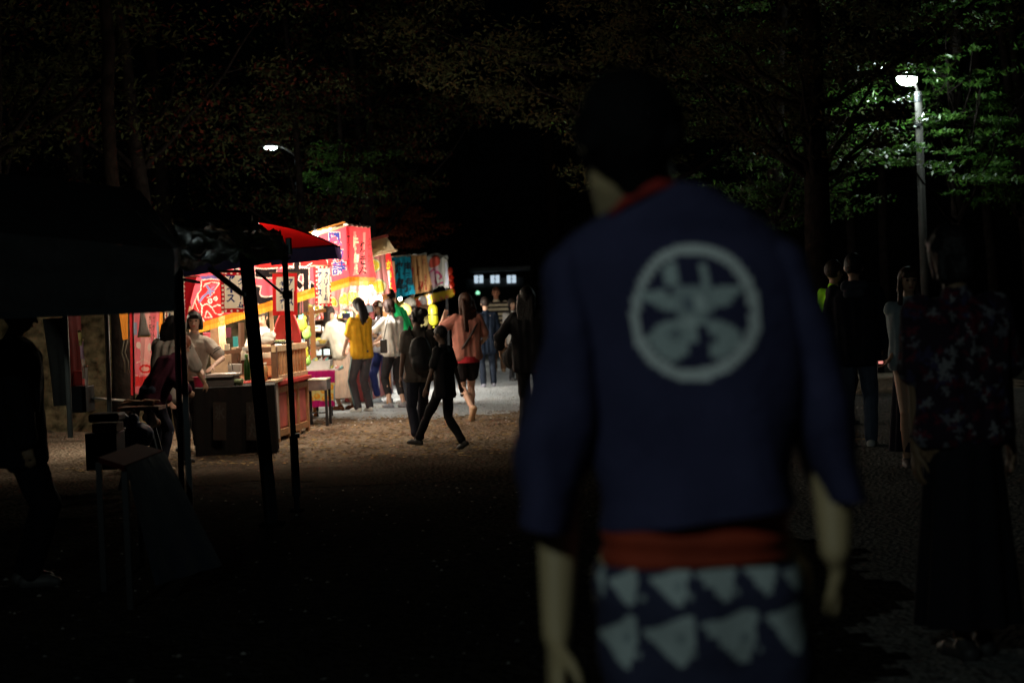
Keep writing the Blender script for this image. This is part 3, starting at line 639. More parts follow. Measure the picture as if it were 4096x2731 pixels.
# shelves of toys
t = thing('toy_shelf', 'dark shelf crowded with small packaged toys behind the orange post', 'shelf', GD(1300, 28.))
for z in (.75, .95, 1.15, 1.35, 1.55): part('shelf_board', MB().boxc(GD(1300, 28.2) + Z0 * z, Vector((.55, .06, 0)), Vector((-.02, .15, 0)), Z0 * .012), WOODD, t)
part('shelf_back', MB().boxc(GD(1300, 28.42) + Z0 * .95, Vector((.56, .06, 0)), Vector((0, .01, 0)), Z0 * .75), M('shelf_back', (.06, .045, .03), .8), t)
TC = [(.7, .08, .05), (.1, .2, .5), (.75, .6, .1), (.5, .65, .7), (.3, .25, .1), (.7, .35, .4), (.15, .4, .2), (.8, .78, .7), (.12, .1, .12)]
TN = ['red', 'blue', 'yellow', 'pale blue', 'olive', 'pink', 'green', 'white', 'black']; g_ = random.Random(5)
pos = ['bottom', 'lower', 'middle', 'upper', 'top']
for zi, z in enumerate((.75, .95, 1.15, 1.35, 1.55)):
    for k in range(8):
        ci = g_.randrange(9); c = GD(1300, 28.1) + Vector((-.49 + k * .135, -.05, z + .014)); h = g_.uniform(.06, .15); w = g_.uniform(.045, .06)
        tt = thing('toy_pack', '%s toy pack, number %s from the left on the %s toy shelf' % (TN[ci], ['one', 'two', 'three', 'four', 'five', 'six', 'seven', 'eight'][k], pos[zi]), 'toy', c, 'packaged toys on the shelves')
        part('box', MB().box(c + Z0 * h / 2, (w * 2, .07, h)), M('toy_%d' % ci, TC[ci], .4), tt, bevel=.004)
        part('tag', MB().box(c + Vector((g_.uniform(-.02, .02), -.038, h * .6)), (w * .9, .004, h * .3)), M('toy_%d' % ((ci + 4) % 9), TC[(ci + 4) % 9], .5), tt)
# toy table with white basin
c = GD(1285, 23.3)
zt2 = P(1285, 1482, 23.2).z
t = thing('table', 'toy scoop table with bright pink cloth and orange fruit print', 'table', c, None)
part('table_top', MB().box(c + Vector((0, .35, zt2)), (.48, .75, .03)), M('white_lam', (.8, .78, .76), .4), t, bevel=.005)
D = Design((.62, .02, .22)); D.rect((.85, .75, .3), 1215, 1530, 1345, 1602)
for x, y in ((1235, 1560), (1262, 1545), (1268, 1585), (1295, 1562), (1322, 1548), (1325, 1585), (1240, 1595), (1300, 1592)): D.ell((.92, .45, .05), x, y, 14, 12); D.ell((.95, .7, .15), x - 3, y - 3, 7, 6)
D.rect((.45, .55, .6), 1334, 1540, 1345, 1605)
part('front_cloth', sheet([(1222, 1484, 23.2), (1340, 1480, 23.2), (1340, 1624, 23.2), (1222, 1630, 23.2)], D, .009, .012, 4), PRINT, t)
part('table_leg', MB().box(c + Vector((-.14, .6, zt2 / 2)), (.03, .03, zt2 - .03)), DARKM, t); part('table_leg', MB().box(c + Vector((.06, .6, zt2 / 2)), (.03, .03, zt2 - .03)), DARKM, t)
c = P(1265, 1482, 23.35)
t = thing('basin', 'shallow white basin of pale blue water on the toy table', 'basin', c)
part('basin_body', MB().loft([[c + Vector((x * w, .25 + y * w * .9, z)) for x, y in ((-1, -1), (1, -1), (1, 1), (-1, 1))] for w, z in ((.17, .015), (.19, .13), (.2, .135), (.18, .125), (.165, .10))], False), M('basin_white', (.85, .86, .85), .3), t, bevel=.01)
part('water', MB().box(c + Vector((0, .25, .105)), (.32, .28, .004)), M('pool_water', (.45, .75, .75), .05), t)
g_ = random.Random(9)
for i in range(12):
    q = c + Vector((-.2 + .045 * i * 1.05, .12 + g_.uniform(0, .3), .14 if i < 8 else .02)); col = [(.8, .8, .2), (.85, .85, .85), (.8, .3, .3), (.3, .7, .7)][i % 4]
    single('floating_toy', '%s little toy, %s along the white basin' % (['yellow', 'white', 'red', 'turquoise'][i % 4], ['first', 'second', 'third', 'fourth', 'fifth', 'sixth', 'seventh', 'eighth', 'ninth', 'tenth', 'eleventh', 'twelfth'][i]), 'toy', MB().ell(q, (.025, .02, .022)).ell(q + Vector((.015, 0, .022)), (.013, .012, .012)), M('ftoy%d' % (i % 4), col, .35), True, 'floating toys')
# small metal table
c = GD(1262, 21.9); ztm = P(1262, 1522, 21.7).z
t = thing('table', 'small black legged metal table with a scuffed steel apron', 'table', c)
part('table_top', MB().box(c + Vector((0, .2, ztm + .006)), (.30, .5, .014)), M('cream_top', (.7, .68, .5), .5, var=.3), t, bevel=.003)
part('apron', MB().box(c + Vector((0, .2, ztm - .07)), (.285, .48, .13)), M('scuffed_steel', (.20, .18, .18), .4, metal=.6, var=.4, bump=.2), t)
for sx in (-1, 1):
    for sy in (0, .42): part('table_leg', MB().box(c + Vector((sx * .125, -.01 + sy, (ztm - .13) / 2)), (.035, .035, ztm - .14)), DARKM, t)
part('cross_bar', MB().box(c + Vector((0, -.01, .18)), (.24, .02, .02)), DARKM, t)
# boxes of goods under awning behind queue
for i, (x, y, w, h, col, lb) in enumerate(((1385, 1262, 34, 22, (.08, .1, .35), 'dark blue box hung behind the beige cardigan woman'), (1395, 1290, 30, 24, (.45, .75, .78), 'pale turquoise packet beside the yellow shirt woman'), (1478, 1235, 26, 30, (.35, .5, .75), 'light blue packet above the white bag'), (1400, 1320, 26, 18, (.6, .55, .85), 'lilac packet low behind the queue'), (1488, 1262, 20, 30, (.5, .08, .1), 'dark red packet between the two black haired heads'), (1470, 1290, 18, 22, (.8, .75, .6), 'cream packet between the queueing women'), (1530, 1218, 30, 14, (.8, .82, .85), 'white plastic bag tied under the awning edge'), (1385, 1240, 24, 10, (.9, .88, .85), 'small white bag clipped above the blue box'))):
    c = P(x, y, 26.6); tt = thing('goods_packet', lb, 'packet', c, 'packets hung under the lemon awning'); s = 26.6 / F
    part('packet_body', MB().box(c, (w * s, .08, h * s)), M('goods%d' % i, col, .35), tt, bevel=.01)
    part('packet_clip', MB().box(c + Z0 * (h * s / 2 + .008), (.02, .02, .014)), CORD, tt)
# red counter behind the queue
t = thing('counter', 'low dark red counter behind the waiting women', 'counter', GD(1545, 28.3))
cA = GD(1475, 27.2); cB = GD(1570, 30.)
part('body', MB().boxc((cA + cB) / 2 + Z0 * .38 + Vector((-.2, 0, 0)), (cB - cA) / 2, Vector((.2, 0, 0)), Z0 * .36), M('dull_red', (.22, .03, .03), .6, var=.3), t, bevel=.01)
part('counter_top', MB().boxc((cA + cB) / 2 + Z0 * .76 + Vector((-.2, 0, 0)), (cB - cA) / 2 * 1.03, Vector((.24, 0, 0)), Z0 * .02), WOODL, t)
for i in range(4): part('stile', MB().box(cA.lerp(cB, .05 + i * .3) + Vector((.012, 0, .38)), (.03, .07, .72)), M('grey_post', (.2, .19, .2), .6), t)

# ================================================================== far stalls
D = Design((.75, .04, .04))
for i, ch in enumerate('かき氷'): D.text((.95, .65, .04), ch, 1545, 1040 + i * 42, 1566, 1078 + i * 42, .04)
banner('narrow red banner with yellow writing between lemon panel and teal banner', [(1536, 1005, 27.6), (1562, 1008, 28.), (1584, 1168, 28.), (1558, 1172, 27.6)], D, 'far stall banners', rod=False, fold=.01)
D = Design((.008, .15, .21))
for i, ch in enumerate('焼鳥'): D.text(BK, ch, 1578 + 4 * i, 1045 + i * 65, 1612 + 5 * i, 1105 + i * 65, .02)
for i, ch in enumerate('唐揚'): D.text(BK, ch, 1612 + 4 * i, 1045 + i * 65, 1644 + 5 * i, 1105 + i * 65, .02)
banner('teal banner with smudged black brush writing', [(1563, 1030, 33.), (1642, 1022, 34.), (1660, 1175, 34.), (1585, 1192, 33.)], D, 'far stall banners', fold=.03, nf=3)
D = Design((.52, .27, .11)); D.rect((.16, .06, .02), 1664, 1040, 1670, 1100); D.rect((.45, .03, .03), 1648, 1070, 1655, 1110)
D.text((.30, .02, .02), '肉', 1670, 1120, 1690, 1160, .02); D.text((.25, .08, .02), '串', 1664, 1060, 1680, 1110, .02); D.text((.35, .05, .04), '巻', 1694, 1095, 1708, 1160, .02); D.text((.35, .12, .06), '牛', 1686, 1030, 1702, 1070, .02)
banner('tan banner with vertical dark red writing right of the teal one', [(1644, 1024, 38.), (1706, 1020, 39.), (1732, 1162, 39.), (1662, 1176, 38.)], D, 'far stall banners', fold=.03, nf=3)
D = Design((.50, .48, .42)); D.ell((.55, .09, .06), 1738, 1062, 22, 24); D.rect((.55, .35, .38), 1722, 1086, 1752, 1160)
D.stroke((.45, .05, .14), [(1718, 1098), (1732, 1088), (1752, 1108), (1762, 1125), (1758, 1135)], 6); D.stroke((.45, .05, .14), [(1738, 1110), (1752, 1108), (1766, 1128), (1772, 1146), (1748, 1160)], 6); D.ell((.5, .05, .14), 1742, 1135, 8, 16)
D.stroke((.62, .62, .72), [(1782, 1060), (1786, 1150)], 5)
banner('pale banner with a red round figure, farthest in the stall row', [(1702, 1028, 42.), (1792, 1036, 43.), (1800, 1160, 43.), (1726, 1166, 42.)], D, 'far stall banners', rod=False, fold=.04, nf=3, sag=-.12)
for i in range(4):
    c = P(1801 + i * 3, 1085 + i * 27, 43.3)
    single('paper_lantern', '%s small red paper lantern at the right end of the stall row' % ['topmost', 'second from top', 'third from top', 'lowest'][i], 'lantern', MB().ell(c, (.07, .07, .09)).lathe(c, [(.03, .085), (.03, .105)], 8), M('lantern_red', (.75, .10, .04), .6, trans=.5), True, 'red lanterns on a string')
D = Design(YL); D.poly((.85, .5, .3), [(1560, 1230), (1720, 1175), (1700, 1195), (1580, 1240)])
for x in range(1600, 1800, 26): D.ell((.9, .3, .12), x, 1236 - (x - 1600) * .28, 9, 6)
banner('yellow saw toothed awning edge of the last stall', [(1590, 1205, 35.), (1815, 1155, 43.), (1817, 1178, 43.), (1600, 1248, 35.)], D, 'far stall banners', rod=False, fold=.01, scallop=.05, nsc=30)
t = thing('stall_frame', 'dim posts and roofs of the farther stalls', 'stall frame', GD(1650, 36.), 'stall frames')
for px, d, zt, w, m in ((1590, 33., 2.4, .07, WOOD), (1663, 38.2, 2.5, .07, WOOD), (1726, 42.1, 2.6, .07, WOOD), (1800, 43.2, 2.6, .06, DARKM), (1560, 30., 2.6, .06, WOOD)): vpost(px, d, zt, w, m)
for a, b, c_, d_ in (((1500, 1040, 36.), (1642, 1015, 36.), (1645, 1024, 33.5), (1562, 1030, 33.)), ((1600, 1030, 41.), (1706, 1010, 41.), (1706, 1020, 38.5), (1645, 1022, 38.)), ((1660, 1030, 45.), (1790, 1020, 45.), (1795, 1035, 42.6), (1702, 1028, 42.))):
    part('roof', sheet([a, b, c_, d_], None, .1, .03), M('dull_canvas', (.35, .36, .33), .7, trans=.4), t)
part('table_front', MB().boxc(GD(1590, 33.) + Z0 * .4 + Vector((-.3, 0, 0)), Vector((.25, 1.5, 0)), Vector((.2, 0, 0)), Z0 * .4), M('dull_red', (.22, .03, .03), .6), t)
part('table_front', MB().boxc(GD(1650, 40.) + Z0 * .4 + Vector((-.3, 0, 0)), Vector((.2, 2.5, 0)), Vector((.2, 0, 0)), Z0 * .4), M('olive_cloth', (.25, .18, .06), .8), t)
# prizes and goods on far stalls
for i, (x, y, d, r, col, lb) in enumerate(((1640, 1215, 33, .12, (.85, .8, .7), 'pale round prize ball under the tan banner'), (1668, 1222, 34, .13, (.85, .25, .12), 'orange red prize ball under the yellow edge'), (1690, 1205, 34, .1, (.9, .85, .8), 'white prize ball near the yellow edge'), (1700, 1250, 33, .16, (.85, .55, .35), 'large peach coloured prize ball left of the yellow balloon'), (1655, 1250, 32, .13, (.7, .65, .75), 'lilac prize ball behind the man in green'), (1622, 1240, 31, .12, (.9, .7, .2), 'yellow prize ball behind the green shirt'), (1690, 1278, 32, .14, (.8, .7, .3), 'mustard prize ball low in the far stall'))):
    c = P(x, y, d); single('prize_ball', lb, 'ball', MB().ell(c, (r, r, r), 16, 10).lathe(c, [(.012, r * .98), (.015, r * 1.08)], 8), M('prize%d' % i, col, .3, trans=.3), True, 'prize balls')
c = P(1733, 1262, 31.)
t = thing('balloon', 'plain yellow capsule shaped balloon at the right end of the stalls', 'balloon', c)
mb = MB(); mb.cap(c + Vector((0, 0, -.10)), c + Vector((0, 0, .12)), .09, .09, 16); part('balloon_skin', blob(mb, .02, 2), M('yellow_vinyl', (.80, .75, .05), .3, trans=.4), t, True)
part('band', MB().tube([c + Vector((0, 0, .005)), c + Vector((0, 0, .025))], .096, 16), DARKM, t, True); part('knot', MB().lathe(c + Vector((0, 0, -.22)), [(.02, 0), (.012, .02)], 8), M('yellow_vinyl', (.80, .75, .05), .3), t)
part('string', MB().tube([c + Vector((0, 0, .2)), c + Vector((0, 0, .55))], .005, 5), CORD, t)

# ================================================================== far building with lit windows
t = thing('gatehouse', 'dark distant building with three small lit windows', 'building', GD(1990, 80))
DKW = M('dark_timber', (.03, .03, .03), .7)
def fbox(name, x0, x1, y0, y1, d, dep, mat, par=None):
    a = P(x0, y1, d); b = P(x1, y1, d); tp = P((x0 + x1) / 2, y0, d); c = (a + b) / 2
    return part(name, MB().box(Vector((c.x, c.y + dep / 2, (c.z + tp.z) / 2)), (abs(b.x - a.x), dep, abs(tp.z - c.z))), mat, par or t)
GB = GD(1995, 80)
part('wall', MB().box(GB + Vector((0, 1.3, 1.4)), (2.7, 2.4, 2.75)), DKW, t)
fbox('roof', 1878, 2122, 1068, 1084, 79.3, 3.6, M('tin_roof', (.25, .26, .28), .4), t)
fbox('beam', 1885, 2118, 1145, 1152, 79.7, .3, M('grey_beam', (.10, .10, .10), .6))
fbox('post', 1888, 1893, 1152, 1330, 79.8, .15, DKW); fbox('post', 2105, 2110, 1152, 1330, 79.8, .15, DKW)
for x in (1898, 1963, 2029):
    w = fbox('window', x, x + 35, 1101, 1132, 79.82, .04, ME('window_light', (.62, .78, .92), .85))
    part('frame', MB().bar(P(x + 17, 1101, 79.75), P(x + 17, 1132, 79.75), .03), DKW, w)
    part('paper', MB().bar(P(x + 9, 1116, 79.74), P(x + 27, 1116, 79.74), .10, .02), M('notice', (.2, .22, .25), .8), w)
single('signal_light', 'tiny green light below the distant lit windows', 'light', MB().ell(P(1911, 1172, 78.5), (.10, .06, .07)).lathe(P(1911, 1172, 78.5), [(.06, .07), (.05, .10)], 8), ME('green_glow', (.35, 1., .6), 1.2), True)
# low stone kerb far
single('kerb', 'low dull yellow kerb behind the walking child', 'kerb', MB().boxc(GD(1745, 41.5) + Z0 * .1, Vector((.55, .2, 0)), Vector((-.05, .12, 0)), Z0 * .1), M('kerb_stone', (.25, .22, .1), .8, var=.3), bevel=.02)

# ================================================================== PEOPLE
def unit(v): v = Vector(v); return v / max(v.length, 1e-6)
def ik(a, b, l1, l2, pole):
    a = Vector(a); b = Vector(b); d = b - a; L = min(d.length, (l1 + l2) * .999); u = d.normalized(); b = a + u * L
    x = (l1 * l1 - l2 * l2 + L * L) / (2 * L); h = math.sqrt(max(l1 * l1 - x * x, 0)); p = Vector(pole); p -= u * p.dot(u); p = unit(p)
    return a + u * x + p * h, b
def hand_prims(mb, w, f, pn, side, s, curl=.35, point=False):
    """w wrist, f forearm direction, pn palm normal"""
    f = unit(f); pn = Vector(pn); pn = unit(pn - f * pn.dot(f)); sd = f.cross(pn) * side; r = .0088 * s
    for k in (-.017, 0, .017): mb.cap(w + sd * k * s * .7, w + f * .075 * s + sd * k * s * 1.3, .016 * s, .0125 * s, 8)
    L = (.062, .072, .068, .054)
    for i in range(4):
        b = w + f * (.08 if i else .076) * s + sd * (.026 - i * .0175) * s; fan = (1.5 - i) * .07
        c1 = curl * (.3 if (point and i == 0) else 1.); d1 = unit(f + sd * fan + pn * c1); d2 = unit(f + sd * fan * .6 + pn * c1 * 2.6)
        m = b + d1 * L[i] * .55 * s; mb.cap(b - d1 * .01, m, r, r * .95, 8); mb.cap(m, m + d2 * L[i] * .5 * s, r * .95, r * .75, 8)
    tb = w + f * .025 * s + sd * .022 * s; t1 = unit(f * .65 + sd * .7 + pn * .35); t2 = unit(f * 1. + sd * .25 + pn * .4)
    mb.cap(tb, tb + t1 * .04 * s, .0125 * s, .0105 * s, 8); mb.cap(tb + t1 * .04 * s, tb + t1 * .04 * s + t2 * .032 * s, .0105 * s, .008 * s, 8)

def person(label, loc, H, heading=0, lean=0, side=0, hdir=(0, .12, 1), gaze=0., hands=None, elbows=None, feet=None, male=False,
           top=('tee', (.5, .5, .5)), bottom=('trousers', (.05, .05, .06)), shoes=(.05, .05, .05), hair=('short', (.012, .009, .008)), skin=None,
           vox=.0105, palm=None, curl=.35, point=None, group='festival visitors', twist=0., heel=None, bare_feet=False, chest=1., bulk=1., lips=(.35, .08, .07), noclothes=False):
    s = H / 1.65; t = thing('person', label, 'person', loc, group, R(heading)); V = Vector; skin = skin or SKIN
    hip = V((0, 0, .87)); u = V((math.sin(R(side)), math.sin(R(lean)), math.cos(R(lean)) * math.cos(R(side)))); u.normalize()
    tw = Matrix.Rotation(R(twist), 3, 'Z'); sx = tw @ V((1, 0, 0)); sx = unit(sx - u * sx.dot(u)); fw = u.cross(sx) * 1.
    if fw.y < 0: fw = -fw
    sw = .172 if male else .150; sh = hip + u * .475; neck = hip + u * .545; hd = unit(V(hdir)); head = neck + hd * .155
    SHL = sh - sx * sw; SHR = sh + sx * sw
    if feet is None: feet = ((-.09, 0, 0), (.09, .04, 0))
    if hands is None: hands = ((-.24, .06, .74), (.24, .06, .74))
    if elbows is None: elbows = ((-.5, -1, -.3), (.5, -1, -.3))
    hx = .082; joints = {}
    legs = []
    for i, (fx, fy, fz) in enumerate(feet):
        sgn = -1 if i == 0 else 1; hp = hip + V((sgn * hx, 0, -.02)); ank = V((fx, fy, fz + .075)); kn, ank = ik(hp, ank, .41, .405, (sgn * .1, 1, 0)); legs.append((hp, kn, ank))
    arms = []
    for i in (0, 1):
        S = (SHL, SHR)[i]; el, wr = ik(S, hands[i], .275, .245, elbows[i]); arms.append((S, el, wr))
    hr = Matrix.Rotation(R(gaze), 3, 'Z'); hf = hr @ V((0, 1, 0)); hf = unit(hf - hd * hf.dot(hd)); hs = hf.cross(hd)
    S_ = lambda p: V(p) * s
    b = MB()
    def cap(mb, p, q, r0, r1): mb.cap(S_(p), S_(q), r0 * s, r1 * s)
    # --- body
    k = bulk
    cap(b, hip + V((-.07, 0, -.01)), hip + V((.07, 0, -.01)), .098 * k, .098 * k)
    for g in (-1, 1): cap(b, hip + V((g * .055, 0, .03)), sh + sx * g * .075 - u * .06, .088 * k, .1 * k)
    cap(b, SHL - u * .01, SHR - u * .01, .052, .052); cap(b, sh - u * .02, neck + u * .02, .075, .05); cap(b, neck, neck + hd * .08, .05, .047)
    rot = Matrix((hs, hf, hd)).transposed()
    b.ell(S_(head + hd * .01 - hf * .008), (.074 * s, .092 * s, .102 * s), 14, 10, rot)
    b.ell(S_(head - hd * .045 + hf * .022), (.055 * s, .062 * s, .062 * s), 12, 8, rot)
    cap(b, head + hf * .08 + hd * .01, head + hf * .103 - hd * .022, .010, .014)
    for g in (-1, 1): b.ell(S_(head + hs * g * .075 - hd * .008 - hf * .005), (.012 * s, .022 * s, .032 * s), 8, 6, rot)
    for i, (a, e, w) in enumerate(arms):
        cap(b, a, e, .045 * k, .037 * k); cap(b, e, w, .036 * k, .023)
        pn = V(palm[i]) if palm else (V((1, 0, 0)) if i == 0 else V((-1, 0, 0)))
        hand_prims(b, S_(w), w - e, pn, 1 if i == 0 else -1, s, curl, point == i)
    for i, (hp, kn, an) in enumerate(legs):
        cap(b, hp, kn, .082 * k, .054 * k); cap(b, kn, kn.lerp(an, .35) + V((0, -.008, 0)), .05, .052); cap(b, kn.lerp(an, .35), an, .05, .032)
    fa = []
    for i, (hp, kn, an) in enumerate(legs):
        pitch = (heel[i] if heel else 0.); yaw = (-1 if i == 0 else 1) * R(8)
        fd = V((math.sin(yaw), math.cos(yaw) * math.cos(R(pitch)), -math.sin(R(pitch)))); fu = unit(V((0, math.sin(R(pitch)), math.cos(R(pitch)))))
        hl = an - fu * .045 - fd * .035; toe = hl + fd * .175 - fu * .008; ball = hl + fd * .13; fa.append((hl, ball, toe, fd, fu, an))
        cap(b, an, hl, .032, .030); cap(b, hl, ball, .030, .030); cap(b, ball, toe, .030, .022)
    part('body', blob(b, vox, 3), skin, t, True, True)
    # face
    for g in (-1, 1):
        e = head + hs * g * .030 + hf * .082 + hd * .012
        part('eye', MB().ell(S_(e), (.013 * s, .008 * s, .009 * s), 10, 6, rot).ell(S_(e), (.013 * s, .008 * s, .009 * s), 6, 4, rot), M('eye_dark', (.03, .02, .018), .2), t, True, True)
        part('eyebrow', MB().cap(S_(e + hd * .022 - hs * .014), S_(e + hd * .022 + hs * .014), .0045 * s, .0035 * s, 6), M('brow', (.03, .02, .015), .8), t, True, True)
    m_ = head + hf * .083 - hd * .052; part('mouth', MB().ell(S_(m_), (.021 * s, .007 * s, .007 * s), 10, 6, rot), M('lips%s' % str(lips), lips, .5), t, True, True)
    # hair
    style, hc = hair; hm = M('hair%s' % str(hc), hc, .5, bump=.5, bscale=55, var=.3, vscale=25, spec=.22)
    h = MB(); O = -hf * .014 + hd * .022
    h.ell(S_(head + O), (.086 * s, .102 * s, .103 * s), 14, 10, rot)
    def strand(p, q, r0, r1): cap(h, p, q, r0, r1)
    if style in ('long', 'bob', 'longdrape', 'pony', 'bun'):
        for g in (-1, 1): strand(head + hs * g * .066 + hd * .03, head + hs * g * .070 - hd * (.06 if style != 'bob' else .055) - hf * .025, .03, .03)
        strand(head - hf * .06 + hd * .02, head - hf * .055 - hd * .07, .055, .045)
    if style == 'bob':
        for a in range(-3, 4): strand(head + hs * a * .022 - hf * .05 * (1 - abs(a) * .12), head + hs * a * .024 - hf * .045 * (1 - abs(a) * .12) - hd * .085, .035, .03)
        for g in (-1, 1): strand(head + hs * g * .07 + hf * .02 + hd * .02, head + hs * g * .07 + hf * .015 - hd * .075, .02, .018)
        strand(head + hf * .062 + hd * .068 - hs * .035, head + hf * .062 + hd * .068 + hs * .035, .02, .02)
    if style in ('long', 'longdrape'):
        L = .30 if style == 'long' else .2
        for a in range(-3, 4):
            tp = head + hs * a * .024 - hf * .06; md = head + hs * a * .027 - hf * .075 - hd * .12; dn = md + V((0, -.02, -L + abs(a) * .012)); strand(tp, md, .035, .035); strand(md, dn, .034, .018)
        if style == 'long':
            for g in (-1, 1): strand(head + hs * g * .075 + hd * .0, head + hs * g * .085 + V((0, -.02, -.28)), .028, .018)
    if style == 'front':
        for g in (-1, 1):
            strand(head + hs * g * .068 + hd * .03, head + hs * g * .080 - hd * .08 + hf * .01, .024, .024); strand(head + hs * g * .072 - hd * .08 + hf * .02, head + hs * g * .10 + hf * .04 + V((0, 0, -.33)), .026, .018)
        strand(head + hf * .06 + hd * .07 - hs * .04, head + hf * .06 + hd * .07 + hs * .04, .02, .02)
        strand(head - hf * .06, head - hf * .06 + V((0, 0, -.25)), .06, .04)
    if style == 'hang':   # hair falling forward beside a lowered face
        for g in (-1, 1):
            for q in (0, 1, 2): strand(head + hs * g * .066 + hd * (.03 - q * .02) - hf * q * .02, head + hs * g * .074 + hf * (.05 - q * .035) + V((0, 0, -.24)), .032, .018)
        strand(head - hf * .06, head - hf * .04 + V((0, 0, -.15)), .055, .035)
    if style == 'bun': h.ell(S_(head - hf * .115 + hd * .03), (.062 * s, .055 * s, .058 * s), 12, 8)
    if style == 'pony':
        strand(head - hf * .1 + hd * .04, head - hf * .14 - hd * .05, .03, .03); strand(head - hf * .14 - hd * .05, head - hf * .12 - hd * .2, .03, .014)
    # keep hair off the face: push back front-lower vertices
    hme = blob(h, vox * .9, 2, .0035, len(label)); nv = len(hme.vertices); co = np.empty(nv * 3); hme.vertices.foreach_get('co', co); co = co.reshape(-1, 3) / s
    rel = co - np.array(head); a = rel @ np.array(hf); bb = rel @ np.array(hd); cc = np.abs(rel @ np.array(hs))
    mask = (a > .03) & (bb < (.045 if style not in ('front', 'bob') else .03)) & (cc < .062) & (bb > -.12); co[mask] -= np.outer((a[mask] - .03), np.array(hf)); hme.vertices.foreach_set('co', (co * s).ravel()); hme.update()
    part('hair', hme, hm, t, True, True)
    if noclothes: return t, dict(s=s, hip=hip, sh=sh, neck=neck, head=head, arms=arms, legs=legs, u=u)
    # --- top
    kind, tc = top[0], top[1]; hem = top[2] if len(top) > 2 else .80; slv = top[3] if len(top) > 3 else .55; x = MB(); ez = .016 * chest
    hb = hip + V((0, 0, hem - .87))
    for g in (-1, 0, 1):
        cap(x, hb + V((g * .075, 0, .07)), hip + u * .15 + sx * g * .075, .098 * k + ez + .012, .095 * k + ez); cap(x, hip + u * .15 + sx * g * .075, sh + sx * g * .085 - u * .07, .095 * k + ez, .098 * k + ez)
    cap(x, SHL - u * .012, SHR - u * .012, .052 + ez, .052 + ez); cap(x, sh - u * .03, neck - u * .01, .09, .062)
    for (a, e, w) in arms:
        if slv <= .6: cap(x, a, a.lerp(e, slv / .6 * .85), .05 + ez, .05 + ez * 1.2)
        else: cap(x, a, e, .05 + ez, .046 + ez); cap(x, e, e.lerp(w, min((slv - .6) / .4, .95)), .046 + ez, .036 + ez)
    xm = blob(x, vox, 3, .007, len(label) % 7)
    nv = len(xm.vertices); co = np.empty(nv * 3); xm.vertices.foreach_get('co', co); co = co.reshape(-1, 3)
    near = (np.abs(co[:, 0]) < .21 * s) & (co[:, 2] < hem * s); co[near, 2] = hem * s + (co[near, 2] - hem * s) * .15; xm.vertices.foreach_set('co', co.ravel()); xm.update()
    if callable(tc): paint(xm, tc(face_centers(xm) / s)); part(kind, xm, PRINTO, t, True, True)
    else: part(kind, xm, cloth('cl%s' % str(tc), tc), t, True, True)
    # --- bottom
    bk, bc = bottom[0], bottom[1]; bm = cloth('cl%s' % str(bc), bc)
    if bk in ('trousers', 'shorts', 'cropped'):
        x = MB(); fr = {'trousers': .96, 'cropped': .72, 'shorts': -1}[bk] if len(bottom) < 3 else bottom[2]
        cap(x, hip + V((-.07, 0, .02)), hip + V((.07, 0, .02)), .112 * k, .112 * k)
        for (hp, kn, an) in legs:
            if bk == 'shorts': cap(x, hp, hp.lerp(kn, fr if fr > 0 else .5), .098 * k, .092 * k)
            else: cap(x, hp, kn, .097 * k, .068 * k); cap(x, kn, kn.lerp(an, fr), .068 * k, (.058 if bk == 'cropped' else .062))
        part(bk if bk != 'cropped' else 'trousers', blob(x, vox, 3, .006, 3), bm, t, True, True)
    elif bk == 'skirt':
        hz, fl = bottom[2], bottom[3]; rings = []; n = 56; pl = bottom[4] if len(bottom) > 4 else 14
        for j in range(13):
            q = j / 12; z = .96 + (hz - .96) * q; rx = .135 + (fl - .135) * q; ry = .115 + (fl * .85 - .115) * q; am = .002 + .016 * q
            rings.append([S_(V((math.cos(a) * (rx + am * math.sin(a * pl + q)), -.0 + math.sin(a) * (ry + am * math.sin(a * pl + q)), z))) for a in np.linspace(0, 2 * math.pi, n + 1)[:-1]])
        x = MB(); x.loft(rings, False); rin = [[p * .97 if False else V((p.x * .97, p.y * .97, p.z)) for p in r] for r in rings][::-1]; x.loft([rings[-1]] + rin, False)
        part('skirt', x, bm, t, True, True)
    # --- shoes
    for (hl, ball, toe, fd, fu, an) in fa:
        x = MB(); lift = fu * .004
        cap(x, hl + lift, ball + lift, .041, .041); cap(x, ball + lift, toe + lift, .040, .032); cap(x, an - fu * .01 if kind != 'x' else an, hl, .040, .04)
        xm = blob(x, max(vox * .8, .007), 2); co = np.empty(len(xm.vertices) * 3); xm.vertices.foreach_get('co', co); co = co.reshape(-1, 3)
        rel = (co - np.array(hl * s)) @ np.array(fu); low = rel < -.030 * s; co[low] -= np.outer(rel[low] + .030 * s, np.array(fu)); xm.vertices.foreach_set('co', co.ravel()); xm.update()
        sho = part('shoe', xm, M('shoe%s' % str(shoes), shoes, .6, var=.2), t, True, True)
    return t, dict(s=s, hip=hip, sh=sh, neck=neck, head=head, arms=arms, legs=legs, u=u, fa=fa)

def at(xf, yf=None, d=None):
    if d is None: p = G(xf, yf); return Vector((p.x, p.y, 0))
    return GD(xf, d)
def hgt(loc, px, py, adj=0.):
    d = (Vector(loc) - CO).dot(FW); return P(px, py, d).z + adj
def strap(info, t, side=1, mat=None, name='strap'):
    s, sh, hip, u = info['s'], info['sh'], info['hip'], info['u']; pts = []
    for a in np.linspace(0, 2 * math.pi, 25)[:-1]:
        c = hip.lerp(sh, .5); ax = unit(Vector((-side * .62, 0, .9))); L = .30; p = c + ax * math.cos(a) * L + Vector((0, 1, 0)) * math.sin(a) * .135; pts.append(p * s)
    pts.append(pts[0]); return part(name, MB().tube(pts, .014, 6, False), mat or CORD, t, True, True)

